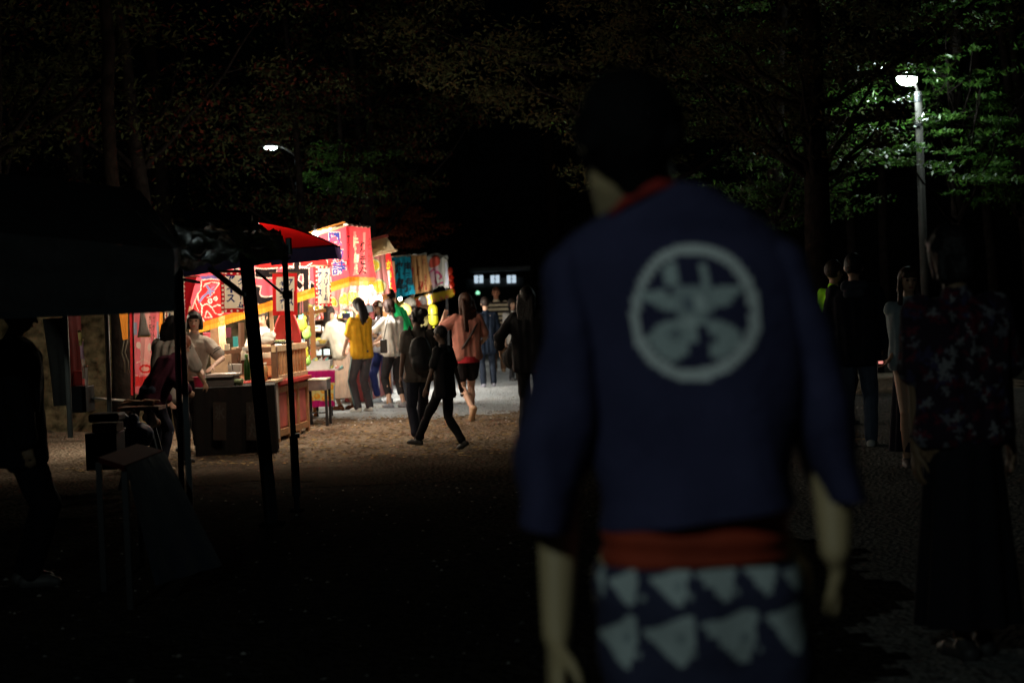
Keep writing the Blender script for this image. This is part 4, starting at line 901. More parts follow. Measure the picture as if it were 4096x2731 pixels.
# --- queue in front of the lemon stall
L = at(1378, 1640)
t, i = person('person in cream cardigan and long beige skirt bending over the toy table', L, hgt(L, 1345, 1232, .05), 62, lean=14, hdir=(0, .55, .8), hands=((-.12, .46, 1.02), (.10, .46, 1.0)), elbows=((-.4, -.8, -.6), (.4, -.8, -.6)),
              feet=((-.09, .02, 0), (.08, -.12, 0)), top=('cardigan', (.62, .58, .48), .80, .8), bottom=('skirt', (.60, .44, .34), .20, .25, 16), shoes=(.20, .07, .03), hair=('hang', (.02, .014, .012)))
c = P(1290, 1372, 24.0); tt = thing('toy_scoop', 'yellow paper scoop bowl held out over the toy table', 'bowl', c)
part('bowl_body', MB().lathe(c, [(.04, 0), (.07, .05), (.066, .05), (.036, .006)], 16), M('yellow_bowl', (.85, .65, .15), .4), tt, True); part('bowl_base', MB().lathe(c, [(.03, -.01), (.04, 0)], 12), M('yellow_bowl', (.85, .65, .15), .4), tt)
L = at(1457, 1648)
t, i = person('person with long black hair in mustard yellow shirt and dark track trousers', L, hgt(L, 1450, 1200), 42, lean=2, hdir=(0, .2, 1), gaze=25, hands=((-.12, .27, .92), (-.02, .30, .92)), elbows=((-.7, -.8, -.5), (.5, -1, -.3)),
              feet=((-.09, .03, 0), (.09, -.02, 0)), top=('shirt', (.62, .33, .02), .79, .48), bottom=('trousers', (.07, .065, .075)), shoes=(.72, .70, .66), hair=('longdrape', (.012, .010, .011)), skin=M('fair_skin', (.66, .42, .32), .5))
S = i['s']
for (hp, kn, an), g in zip(i['legs'], (-1, 1)):
    part('trouser_stripe', MB().tube([(hp + Vector((g * .100, 0, 0))) * S, (kn + Vector((g * .073, 0, 0))) * S, (an + Vector((g * .064, 0, .03))) * S], .009 * S, 6), M('stripe', (.25, .38, .38), .7), t, True, True)
L = at(1540, 1610)
t, i = person('person facing us in pale lace blouse and rolled blue jeans with a lanyard', L, hgt(L, 1490, 1208), 148, lean=3, hdir=(0, .35, .95), gaze=-10, hands=((.05, .26, 1.10), (-.26, .05, .80)), feet=((-.1, .0, 0), (.1, .05, 0)),
              top=('blouse', (.55, .56, .62), .82, .5), bottom=('cropped', (.02, .03, .13), .8), shoes=(.55, .62, .7), hair=('front', (.035, .02, .014)))
part('lanyard', MB().tube([Vector(p) * i['s'] for p in ((-.07, .07, 1.40), (0, .145, 1.15), (.07, .07, 1.40))], .006, 5), M('pinkcord', (.6, .15, .12), .6), t, True, True)
part('pouch', MB().box(Vector((0, .16, 1.10)) * i['s'], (.09, .02, .12)), M('ink', (.02, .02, .03), .6), t, False, True, bevel=.01)
c = P(1535, 1370, 26.1); tt = thing('tote_bag', 'striped pale tote bag hanging behind the yellow shirt', 'tote bag', c)
for k, col in enumerate(((.8, .75, .68), (.07, .08, .2), (.8, .75, .68))): part('bag_band', MB().box(c + Z0 * (-.07 * k), (.10, .05, .072)), M('tote%d' % (k % 2), col, .8), tt, bevel=.006)
part('bag_handle', MB().tube([c + Vector((-.03, 0, .03)), c + Vector((-.02, 0, .13)), c + Vector((.02, 0, .13)), c + Vector((.03, 0, .03))], .006, 6), M('redh', (.6, .08, .05), .6), tt, True)
L = at(1585, 1632)
t, i = person('person with short bobbed hair in white T-shirt and cropped black trousers', L, hgt(L, 1540, 1204), 38, lean=4, hdir=(-.05, .35, .95), gaze=20, hands=((-.17, .34, 1.20), (-.10, .24, 1.02)), elbows=((-.8, -.5, -.6), (.6, -.8, -.6)), feet=((-.09, .03, 0), (.10, -.06, 0)),
              top=('shirt', (.66, .63, .58), .80, .45), bottom=('cropped', (.03, .028, .03), .55), shoes=(.30, .31, .36), hair=('bob', (.022, .011, .008)), skin=M('fair_skin', (.66, .42, .32), .5), palm=((0, 0, -1), (0, 0, -1)))
e, w = i['arms'][0][1:]; part('wristwatch', MB().tube([e.lerp(w, .88) * i['s'], e.lerp(w, .96) * i['s']], .030 * i['s'], 12), CORD, t, True, True)
c = P(1535, 1385, 24.6); tt = thing('shoulder_bag', 'small black bag hanging at the side of the bobbed hair woman', 'bag', c)
part('bag_body', MB().box(c, (.10, .07, .20)), M('black_leather', (.012, .012, .014), .4), tt, bevel=.015); part('strap', MB().tube([c + Vector((0, 0, .09)), c + Vector((.06, .05, .35)), c + Vector((.12, .08, .5))], .007, 6), CORD, tt)
L = at(1640, None, 26.4)
t, i = person('person in bright green T-shirt bending towards the stall', L, hgt(L, 1585, 1168, .08), 70, lean=22, hdir=(0, .5, .9), hands=((-.16, .42, .9), (.12, .42, .9)), feet=((-.12, 0, 0), (.12, .05, 0)), male=True, top=('shirt', (.015, .42, .12), .78, .5), bottom=('trousers', (.05, .05, .06)), shoes=(.4, .4, .4), hair=('short', (.015, .012, .012)))

# --- silhouettes walking
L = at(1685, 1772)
t, i = person('person silhouetted in dark, hair in a bun, walking left with a backpack', L, hgt(L, 1690, 1238), 20, lean=4, side=2, hdir=(.12, .3, 1), gaze=25, hands=((-.25, -.05, .80), (.28, .22, .85)), feet=((-.12, -.2, .0), (.10, .32, .02)), heel=(12, -8), top=('shirt', (.10, .085, .075), .76, .5), bottom=('cropped', (.02, .022, .035), .82), shoes=(.07, .04, .04), hair=('bun', (.010, .009, .009)), skin=M('dim_skin', (.12, .07, .05), .7))  # skin darkened in colour to stand in for the backlight
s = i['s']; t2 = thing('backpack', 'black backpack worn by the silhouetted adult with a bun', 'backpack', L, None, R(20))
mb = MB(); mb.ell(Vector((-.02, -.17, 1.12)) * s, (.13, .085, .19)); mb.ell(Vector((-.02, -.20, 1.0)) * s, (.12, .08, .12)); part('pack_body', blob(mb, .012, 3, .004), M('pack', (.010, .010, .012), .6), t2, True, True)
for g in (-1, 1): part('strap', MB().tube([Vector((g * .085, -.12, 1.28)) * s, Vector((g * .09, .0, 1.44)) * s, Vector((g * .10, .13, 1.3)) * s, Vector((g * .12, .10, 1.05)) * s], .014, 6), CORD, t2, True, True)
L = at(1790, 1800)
t, i = person('person: small child in black, running left as a silhouette', L, hgt(L, 1800, 1318, .02), 62, lean=1, hdir=(0, .2, 1), hands=((-.22, .20, .76), (.22, -.14, .76)), elbows=((-.4, -.6, -.6), (.4, -1, 0)), feet=((-.06, .46, .0), (.08, -.20, .03)), heel=(-5, 28), top=('shirt', (.010, .010, .012), .70, .5), bottom=('trousers', (.008, .008, .010), .9), shoes=(.03, .03, .03), hair=('short', (.010, .009, .009)), skin=M('dim_skin', (.12, .07, .05), .7), bulk=.95)  # legs dressed black and skin darkened, silhouette shade put into the colours
L = at(1880, 1685)
t, i = person('person in salmon top and black shorts stepping away, raising one finger', L, hgt(L, 1850, 1182), 18, lean=0, side=1, hdir=(-.05, .1, 1), gaze=20, hands=((-.26, .16, 1.36), (.14, .14, .92)), elbows=((-.8, -.5, -.8), (1, -.6, -.3)), feet=((-.02, -.22, .10), (.05, .06, 0)), heel=(60, 8),
              top=('blouse', (.33, .145, .115), .80, .5), bottom=('shorts', (.012, .010, .012), .62), shoes=(.45, .30, .18), hair=('long', (.026, .011, .007)), skin=M('fair_skin', (.66, .42, .32), .5), point=0, palm=((0, -1, 0), (-1, 0, 0)), chest=1.5)
strap(i, t, -1)
part('red_hem', MB().loft([[Vector((math.cos(a) * .162, math.sin(a) * .142, z)) * i['s'] for a in np.linspace(0, 6.2832, 29)[:-1]] for z in (.85, .77)], False), cloth('hemred', (.32, .02, .03)), t, True, True)
L = at(1955, 1548)
t, i = person('person in dark navy jacket seen from behind carrying a pale bag', L, hgt(L, 1935, 1195), 8, lean=2, hands=((-.25, .03, .78), (.27, .02, .80)), feet=((-.09, .02, 0), (.11, .10, 0)), top=('jacket', (.006, .011, .022), .62, .92), bottom=('trousers', (.018, .025, .04)), shoes=(.3, .3, .36), hair=('short', (.02, .012, .01)), male=True)
c = P(1898, 1372, 30.5); tt = thing('paper_bag', 'pale blue bag at the left hand of the navy jacket walker', 'bag', c); part('bag_body', MB().box(c, (.12, .06, .14), .2), M('blue_bag', (.3, .38, .5), .6), tt, bevel=.01); part('bag_handle', MB().tube([c + Vector((-.03, 0, .06)), c + Vector((0, 0, .13)), c + Vector((.03, 0, .06))], .005, 5), CORD, tt)
c = P(2003, 1360, 30.5); tt = thing('fan', 'pale folded paper in the right hand of the navy jacket walker', 'paper', c); part('sheet', MB().bar(c + Vector((-.03, 0, .09)), c + Vector((.05, 0, -.10)), .05, .012), M('paper_l', (.5, .48, .55), .7), tt); part('edge', MB().bar(c + Vector((-.045, 0, .10)), c + Vector((-.02, 0, .12)), .05, .014), M('paper_l', (.5, .48, .55), .7), tt)
def stripes(p): return np.where(((p[:, 2] * 11.5) % 1 < .5)[:, None], np.array([[.75, .62, .42]]), np.array([[.05, .035, .03]]))
L = at(1997, 1488)
person('person in a striped jumper walking towards us, far down the path', L, 1.84, 178, hands=((-.23, .10, .78), (.23, .02, .76)), feet=((-.09, .06, 0), (.09, -.1, 0)), top=('jumper', stripes, .80, .85), bottom=('trousers', (.18, .10, .06)), shoes=(.3, .2, .12), hair=('short', (.09, .03, .018)), skin=M('flush_skin', (.55, .22, .12), .55), male=True, vox=.013)
L = at(2058, None, 33.)
person('person in a white shirt, far behind the dark bag carrier', L, 1.56, -150, hands=((-.22, .12, .85), (.22, .06, .8)), top=('shirt', (.6, .58, .55), .75, .6), bottom=('trousers', (.03, .03, .035)), hair=('front', (.02, .015, .012)), vox=.014)
L = at(2130, 1752)
person('person in black with a round dark bag beside the man in the festival coat', L, hgt(L, 2110, 1160), -15, hands=((-.36, .10, .98), (.25, .05, .8)), top=('jacket', (.010, .010, .012), .74, .85), bottom=('trousers', (.008, .008, .010)), shoes=(.02, .02, .02), hair=('longdrape', (.010, .008, .008)), chest=1.6)
c = P(2052, 1432, 19.3); tt = thing('handbag', 'round black handbag left of the man in the festival coat', 'handbag', c)
mb = MB(); mb.ell(c, (.13, .08, .14)); part('bag_body', blob(mb, .01, 2, .008), M('black_fur', (.008, .007, .007), .9, bump=.6), tt, True); part('strap', MB().tube([c + Vector((-.05, 0, .12)), c + Vector((0, 0, .24)), c + Vector((.06, 0, .12))], .01, 6), CORD, tt)
for a, b in ((1.42, 0), (1.2, .04)): part('charm', MB().tube([c + Vector((-.02 + b, -.03, -.12)), c + Vector((-.01 + b, -.03, -.2))], .006, 5), CORD, tt)

# --- right side group
L = at(3338, None, 18.6)
person('person in neon green top beside the hooded figure', L, hgt(L, 3335, 1055), -60, lean=3, hands=((-.14, .26, 1.22), (.16, .22, 1.0)), top=('shirt', (.34, .90, .03), .80, .8), bottom=('trousers', (.02, .02, .03)), hair=('short', (.02, .014, .01)), shoes=(.2, .2, .2))
L = at(3440, 1790)
t, i = person('person in black hooded top and faded jeans with white shoes, seen from behind', L, hgt(L, 3440, 1030), -12, lean=2, hands=((-.24, .12, .85), (.22, .18, .88)), feet=((-.10, 0, 0), (.10, .03, 0)), male=True, top=('hooded_top', (.012, .013, .022), .72, .95), bottom=('trousers', (.09, .12, .18)), shoes=(.6, .62, .6), hair=('short', (.008, .008, .009)), chest=1.9, bulk=1.08)
s = i['s']; mb = MB(); mb.cap(Vector((-.07, -.08, 1.40)) * s, Vector((.07, -.08, 1.40)) * s, .055 * s, .055 * s); mb.cap(Vector((-.05, -.13, 1.34)) * s, Vector((.05, -.13, 1.34)) * s, .045 * s, .045 * s); part('hood', blob(mb, .01, 2, .008, 3), cloth('hoodgrey', (.05, .055, .075)), t, True, True)
c = P(3523, 1466, 14.0); tt = thing('phone', 'glowing pinkish phone screen in a hand beside the denim jacket woman', 'phone', c); part('phone_body', MB().box(c, (.06, .012, .10), .2), DARKM, tt, bevel=.004); part('screen', MB().box(c + Vector((0, -.008, .035)), (.04, .003, .022), .2), ME('screen_glow', (1., .35, .3), .9), tt)
L = at(3645, None, 14.0)
t, i = person('person with long dark hair in open pale denim shirt walking towards us', L, hgt(L, 3640, 1085), 182, hdir=(0, .08, 1), hands=((.27, .06, .82), (-.22, .10, .84)), feet=((-.09, 0, 0), (.09, .1, 0)), top=('denim_shirt', (.33, .40, .43), .82, .8), bottom=('skirt', (.02, .018, .03), .14, .20, 12), shoes=(.1, .08, .08), hair=('front', (.035, .017, .010)), vox=.009)
part('undershirt', MB().loft([[Vector((x * w, .128 + .014 * (1 - abs(x)), z)) * i['s'] for x in (-1, -.5, 0, .5, 1)] + [Vector((x * w, .10, z)) * i['s'] for x in (1, 0, -1)] for z, w in ((.84, .05), (1.1, .06), (1.28, .075), (1.34, .05))]), cloth('inkshirt', (.015, .015, .02)), t, True, True)
# floral woman
def floral(p):
    out = np.tile(np.array([[.020, .012, .022]]), (len(p), 1)); g = np.random.default_rng(11); n = 460
    c = np.stack([g.uniform(-.3, .3, n), g.uniform(-.25, .25, n), g.uniform(.75, 1.45, n)], -1); col = np.array([[.12, .12, .14], [.10, .018, .03], [.17, .17, .18], [.08, .010, .02], [.035, .03, .075]]); r = g.uniform(.009, .029, n); an = g.uniform(0, 3.14, n)
    for i in range(n):
        d = p - c[i]; d[:, 1] = np.where((p[:, 1] > 0) == (i % 3 == 0), 0, 9); a = d[:, 0] * math.cos(an[i]) + d[:, 2] * math.sin(an[i]); b = -d[:, 0] * math.sin(an[i]) + d[:, 2] * math.cos(an[i])
        q = np.arctan2(b, a); rr = np.sqrt((a * .8) ** 2 + (b * 1.5) ** 2 + (d[:, 1] * 1.) ** 2); m = rr < r[i] * (.75 + .35 * np.sin(q * 5)); out[m] = col[g.integers(0, 5)]
    return out
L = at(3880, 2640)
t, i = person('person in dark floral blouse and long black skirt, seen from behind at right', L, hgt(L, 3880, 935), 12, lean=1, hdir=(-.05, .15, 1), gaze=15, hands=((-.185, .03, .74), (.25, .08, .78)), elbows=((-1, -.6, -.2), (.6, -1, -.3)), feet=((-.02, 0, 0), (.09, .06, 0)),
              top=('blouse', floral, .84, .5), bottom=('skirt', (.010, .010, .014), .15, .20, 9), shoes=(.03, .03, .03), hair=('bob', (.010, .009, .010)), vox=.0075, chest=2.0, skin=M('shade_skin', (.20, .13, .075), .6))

# --- vendors
L = at(752, None, 18.8)
t, i = person('person with black bob and grey T-shirt with striped sleeves leaning on the ice chest', L, hgt(L, 752, 1258, .06), 176, lean=20, side=-16, hdir=(-.05, .15, 1), gaze=8, hands=((-.40, .42, .98), (-.25, .47, .98)), elbows=((-.7, -.5, -.3), (.5, -.5, -.5)), top=('shirt', (.42, .36, .31), .82, .5), bottom=('trousers', (.03, .03, .035)), hair=('bob', (.014, .010, .010)), skin=M('fair_skin', (.66, .42, .32), .5), group='stall keepers', palm=((0, 0, -1), (0, 0, -1)), curl=.1, lips=(.5, .03, .04), vox=.009, chest=1.6)
s = i['s']
for (a, e, w) in i['arms']:
    for q in (.55, .64): part('sleeve_stripe', MB().tube([a.lerp(e, q) * s, a.lerp(e, q + .035) * s], .080 * s, 14), CORD, t, True, True)
part('hair_ribbon', MB().tube([(i['head'] + Vector((-.08, 0, .075))) * s, (i['head'] + Vector((0, .02, .125))) * s, (i['head'] + Vector((.08, 0, .075))) * s], .016, 8), M('ribbon', (.6, .02, .03), .6), t, True, True)
L = at(664, None, 16.9)
t, i = person('person in loose grey T-shirt and black trousers with back to us at the cloth table', L, hgt(L, 680, 1275, .02), -22, lean=16, hdir=(-.1, .3, 1), hands=((-.12, .42, .95), (.22, .42, .9)), feet=((-.12, 0, 0), (.12, .1, 0)), male=True, top=('shirt', (.36, .32, .28), .70, .62), bottom=('trousers', (.007, .007, .009)), shoes=(.02, .02, .02), hair=('long', (.010, .008, .008)), group='stall keepers', chest=2.3, bulk=1.12)
L = at(600, None, 16.2)
t, i = person('person with reddish hair in dark maroon jacket bending at left of the stall', L, 1.40, -48, lean=40, hdir=(0, .55, .8), hands=((-.16, .3, .8), (.2, .36, .9)), top=('jacket', (.05, .010, .022), .74, .95), bottom=('trousers', (.03, .035, .055)), shoes=(.35, .25, .15), hair=('short', (.16, .05, .025)), group='stall keepers', chest=2.2)
L = at(1070, None, 21.6)
t, i = person('person in white apron inside the first stall, face hidden by the pole and flag', L, 1.52, 170, lean=10, hdir=(0, .4, 1), hands=((-.15, .35, 1.0), (.2, .35, 1.02)), top=('apron', (.75, .72, .66), .7, .85), bottom=('trousers', (.05, .05, .05)), hair=('short', (.02, .015, .012)), group='stall keepers')
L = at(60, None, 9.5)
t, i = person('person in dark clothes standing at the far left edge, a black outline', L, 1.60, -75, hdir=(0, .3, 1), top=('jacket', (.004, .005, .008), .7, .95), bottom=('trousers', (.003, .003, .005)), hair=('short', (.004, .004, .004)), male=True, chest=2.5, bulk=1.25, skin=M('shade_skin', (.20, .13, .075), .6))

# ================================================================== FOREGROUND MAN IN FESTIVAL COAT
DM = 2.86
COATN = (.036, .037, .085)
def ring_px(y, xl, xr, dy=0., th=.12, n=40, d=DM, off=0., sq=2.6, slope=0.):
    a = P(xl, y + slope * (xl - (xl + xr) / 2), d); b = P(xr, y + slope * (xr - (xl + xr) / 2), d); c = (a + b) / 2 + Vector((0, dy, 0)); hx = (b - a) / 2; hy = Vector((0, th, 0)); r = []
    for k in range(n):
        t_ = 2 * math.pi * k / n; cx, sy = math.cos(t_), math.sin(t_); r.append(c + hx * math.copysign(abs(cx) ** (2 / sq), cx) + hy * math.copysign(abs(sy) ** (2 / sq), sy))
    return r
def refine(rings, m):
    """smooth (Catmull-Rom) resample of a stack of rings"""
    A = np.array([[tuple(p) for p in r] for r in rings]); out = []; n = len(A)
    for i in range(n - 1):
        p0, p1, p2, p3 = A[max(i - 1, 0)], A[i], A[i + 1], A[min(i + 2, n - 1)]
        for j in range(m):
            t_ = j / m; out.append(.5 * ((2 * p1) + (-p0 + p2) * t_ + (2 * p0 - 5 * p1 + 4 * p2 - p3) * t_ ** 2 + (-p0 + 3 * p1 - 3 * p2 + p3) * t_ ** 3))
    out.append(A[-1]); return np.array(out)
def px_of(p):
    v = p - np.array(CO); d = v @ np.array(FW); return np.stack([CX + F * (v @ np.array(RT)) / d, CY - F * (v @ np.array(UP)) / d], -1)
def grid_mesh(A, fold=None, closed=True):
    m, n, _ = A.shape
    if fold is not None:
        c = A.mean(1, keepdims=True); dirn = A - c; dirn /= np.linalg.norm(dirn, axis=2, keepdims=True); A = A + dirn * fold(A)[..., None]
    idx = np.arange(m * n).reshape(m, n); nx = np.roll(idx, -1, 1); f = np.stack([idx[:-1], nx[:-1], nx[1:], idx[1:]], -1).reshape(-1, 4)
    me = np_mesh('g', A.reshape(-1, 3), f); me.polygons.foreach_set('use_smooth', [True] * len(me.polygons)); return me
mloc = GD(2790, 2.92)
MH = 1.80
# crest and bird print masks in traced photo pixels
def zc(*p): return [Z(a, b, 2000, 600, 1.568) for a, b in p]
CRG = (.64, .70, .71); Dc = Design(COATN)
ringo = []; ringi = []
for k in range(48):
    a = 2 * math.pi * k / 48; wob = 1 + .015 * math.sin(3 * a + 1) + .01 * math.sin(5 * a)
    ringo.append(Z(1225 + 410 * wob * math.cos(a), 1022 + 432 * wob * math.sin(a), 2000, 600, 1.568)); ringi.append(Z(1219 + 344 * wob * math.cos(a), 1015 + 362 * wob * math.sin(a), 2000, 600, 1.568))
Dc.poly(CRG, ringo); Dc.poly(COATN, ringi)
for pl in (((1060, 760), (1095, 735), (1125, 775), (1130, 830), (1110, 870), (1075, 860), (1058, 810)), ((1235, 760), (1275, 730), (1305, 775), (1310, 830), (1290, 870), (1245, 865), (1225, 815)),
           ((925, 900), (1050, 885), (1115, 940), (1110, 1000), (1060, 1005), (1000, 960), (935, 935)), ((1325, 870), (1470, 862), (1478, 885), (1430, 925), (1385, 985), (1340, 975), (1320, 920)),
           ((1120, 940), (1230, 900), (1300, 915), (1310, 1000), (1270, 1040), (1250, 1110), (1180, 1115), (1120, 1050)),
           ((965, 1150), (1010, 1085), (1090, 1050), (1160, 1050), (1240, 1110), (1210, 1170), (1160, 1250), (1110, 1280), (1050, 1262), (990, 1200)),
           ((1290, 1060), (1350, 1050), (1430, 1085), (1470, 1130), (1465, 1180), (1420, 1230), (1340, 1262), (1290, 1250), (1270, 1190), (1330, 1170), (1300, 1110))):
    Dc.poly((.44, .53, .54), zc(*[(1214 + (a - 1212) * 1.17, 1012 + (b - 1005) * 1.14) for a, b in pl]))
Dc.poly((.34, .41, .43), zc((1070, 850), (1300, 850), (1335, 960), (1310, 1060), (1130, 1080), (1090, 960)))
Dc.ell((.20, .25, .30), *Z(1180, 970, 2000, 600, 1.568), 22, 28); Dc.ell((.22, .27, .31), *Z(1105, 1155, 2000, 600, 1.568), 30, 24); Dc.ell((.56, .65, .65), *Z(1250, 960, 2000, 600, 1.568), 24, 32); Dc.ell((.55, .64, .64), *Z(1195, 1080, 2000, 600, 1.568), 38, 24)
man = thing('person', 'person in navy festival coat with white ring crest and red belt, close to the camera', 'person', mloc, 'festival visitors')
# coat torso
T = [(745, 2640, 2760, -.040, .07), (762, 2565, 2835, -.028, .09), (805, 2480, 2915, -.012, .112), (872, 2385, 3035, .0, .126), (950, 2270, 3130, .01, .132), (1050, 2210, 3215, .0, .135), (1200, 2235, 3240, 0, .14), (1400, 2285, 3235, 0, .14), (1600, 2325, 3225, 0, .138), (1800, 2362, 3212, 0, .140), (1940, 2398, 3182, 0, .15), (2045, 2396, 3178, 0, .158)]
rings = [ring_px(y, a, b, dy, th, 160, slope=(-.155 if y > 2000 else -.11 if y > 1900 else -.05 if y > 1700 else 0)) for y, a, b, dy, th in T]
def tfold(A):
    x, y, z = A[..., 0], A[..., 1], A[..., 2]; dn = np.clip((1.55 - z) / .5, 0, 1)
    return dn * (.006 * np.sin(x * 42 + z * 9) + .005 * np.sin(x * 23 - z * 17 + 1)) + .005 * np.sin(z * 31 + x * 25) * dn + 0.014 * dn * np.sin((x + z * .55) * 19 + np.sin(z * 7) * 1.5) - .005 * np.exp(-((x - .19 + (1.2 - z) * .05) ** 2) / .0006) * dn
cm = grid_mesh(refine(rings, 22), tfold)
pc = px_of(face_centers(cm)); cols = np.tile(np.array(COATN), (len(pc), 1)); fc = face_centers(cm); back = fc[:, 1] < mloc.y
sel = np.where(back & (pc[:, 0] > 2480) & (pc[:, 0] < 3080) & (pc[:, 1] > 940) & (pc[:, 1] < 1560))[0]; cols[sel] = Dc.sample(pc[sel]); paint(cm, cols)
part('coat', cm, PRINTO, man)
cm.materials.clear(); cm.materials.append(M('coat_cloth', (1, 1, 1), .92, bump=.35, bscale=35, attr=True, var=.12, vscale=6, spec=.1))
NC = M('coat_plain', COATN, .92, bump=.35, bscale=35, var=.12, vscale=6, spec=.1)
# sleeves
def sleeve(T, sl):
    rr = [ring_px(y, a, b, dy, th, 64, slope=sl) for y, a, b, dy, th in T]
    A = refine(rr, 10); me = grid_mesh(A, lambda A: .010 * np.sin(A[..., 0] * 50 + A[..., 2] * 11) + .007 * np.sin(A[..., 2] * 17 - A[..., 0] * 14) + .004 * np.sin(A[..., 2] * 45 + A[..., 1] * 30)); return part('sleeve', me, NC, man)
sleeve([(960, 2300, 2420, .0, .05), (1010, 2235, 2480, .0, .085), (1110, 2180, 2440, .0, .10), (1300, 2148, 2400, 0, .10), (1600, 2118, 2385, .01, .105), (1850, 2095, 2365, .02, .11), (2000, 2080, 2330, .03, .115), (2105, 2060, 2300, .03, .12)], .12)
sleeve([(960, 3010, 3120, .0, .05), (1010, 2990, 3190, .0, .085), (1110, 3030, 3262, .0, .10), (1300, 3100, 3338, 0, .10), (1500, 3150, 3385, .01, .10), (1700, 3185, 3425, .03, .105), (1850, 3225, 3460, .04, .11), (1992, 3285, 3485, .05, .115)], -.03)
part('sleeve_lining', MB().loft([ring_px(2095, 2075, 2290, .03, .105, 32, slope=.12), ring_px(2085, 2150, 2260, .03, .05, 32, slope=.12)]), M('lining', (.008, .009, .02), .95), man, True)
# red collar, neck, head
def capm(nm, lst, mat, vox=.006, fold=0., rr=None):
    mb = MB()
    for p, q, r0, r1 in lst: mb.cap(p, q, r0, r1, 14)
    for e in (rr or []): mb.ell(*e)
    return part(nm, blob(mb, vox, 3, fold), mat, man, True)
MSK = M('olive_skin', (.40, .31, .17), .55, var=.06)
nb = P(2580, 920, 2.90); nt_ = P(2522, 700, 2.83)
hc = P(2520, 530, 2.80); rot = Matrix.Rotation(R(-6), 3, 'Y') @ Matrix.Rotation(R(-12), 3, 'X')
body = MB()
S3 = 1.0
shl, shr = P(2380, 1150, 2.88), P(3060, 1140, 2.88); eL, eR = P(2235, 1700, 2.95), P(3318, 1640, 2.93); wL, wR = P(2228, 2540, 2.84), P(3340, 2200, 2.82)
hpL, hpR = P(2620, 2330, 2.9), P(2990, 2310, 2.9); ftL, ftR = Vector((mloc.x - .12, mloc.y - .02, .08)), Vector((mloc.x + .14, mloc.y + .12, .08)); knL, knR = hpL.lerp(ftL, .5) + Vector((0, .03, 0)), hpR.lerp(ftR, .5) + Vector((0, .04, 0))
body.cap(hpL, hpR, .11, .11, 14); body.cap(P(2790, 2200, 2.9), P(2730, 1200, 2.88), .115, .12, 14); body.cap(shl, shr, .06, .06, 14); body.cap(P(2700, 980, 2.88), nb, .08, .066, 14)
body.cap(nb, nt_, .078, .072, 14); body.ell(hc, (.074, .092, .104), 18, 12, rot); body.ell(hc + Vector((-.01, .04, -.06)), (.058, .062, .062), 14, 10, rot); body.cap(hc + Vector((-.02, .098, -.0)), hc + Vector((-.02, .118, -.035)), .01, .014)
for g in (-1, 1): body.ell(hc + rot @ Vector((g * .078, 0, -.01)), (.010, .02, .032), 10, 8, rot)
for S_, E_, W_, g, pn, pt in ((shl, eL, wL, -1, (1, .2, 0), 1), (shr, eR, wR, 1, (-1, .3, 0), -1)):
    body.cap(S_, E_, .055, .044, 14); body.cap(E_, E_.lerp(W_, .55), .044, .037, 14); body.cap(E_.lerp(W_, .55), W_, .037, .026, 14); hand_prims(body, W_, (W_ - E_) if g < 0 else Vector((.34, .75, -.75)), pn, -g, 1.08, .3)
for hp_, kn_, ft_ in ((hpL, knL, ftL), (hpR, knR, ftR)): body.cap(hp_, kn_, .09, .06, 12); body.cap(kn_, kn_.lerp(ft_, .35), .058, .062, 12); body.cap(kn_.lerp(ft_, .35), ft_, .06, .036, 12); body.cap(ft_ + Vector((0, -.03, -.035)), ft_ + Vector((0, .15, -.045)), .036, .03, 12)
part('body', blob(body, .0075, 3), MSK, man, True)
HB = M('man_hair', (.0045, .0045, .005), .8, bump=.6, bscale=50, var=.3, spec=.05)
hm_ = MB(); hm_.ell(hc + Vector((.0, -.008, .008)), (.085, .102, .102), 18, 12, rot)
for k in range(-3, 4): hm_.cap(hc + Vector((k * .020, -.062, -.02)), hc + Vector((k * .017, -.050, -.094 + abs(k) * .020)), .030, .020, 8)
for g in (-1, 1): hm_.cap(hc + rot @ Vector((g * .075, .005, .03)), hc + rot @ Vector((g * .076, .0, -.035)), .018, .012, 8)
me = blob(hm_, .006, 2, .005, 2); part('hair', me, HB, man, True)
for g in (-1, 1):
    part('eye', MB().ell(hc + rot @ Vector((g * .031, .093, .01)), (.013, .008, .008), 10, 6), M('eye_dark', (.03, .02, .018), .2), man, True)
part('mouth', MB().ell(hc + rot @ Vector((0, .098, -.06)), (.022, .007, .007), 10, 6), M('lips(0.35, 0.08, 0.07)', (.35, .08, .07), .5), man, True)
part('collar', MB().tube([P(2440, 862, 2.78), P(2500, 808, 2.755), P(2565, 768, 2.745), P(2630, 742, 2.745), P(2700, 738, 2.755)], [.005, .008, .011, .011, .007], 12), M('collar_red', (.30, .018, .012), .8), man, True)
# belt, lower garment with bird print
Bt = [(2010, 2412, 3150, 0, .126), (2095, 2410, 3148, 0, .128), (2175, 2410, 3146, 0, .128), (2222, 2412, 3150, 0, .124)]
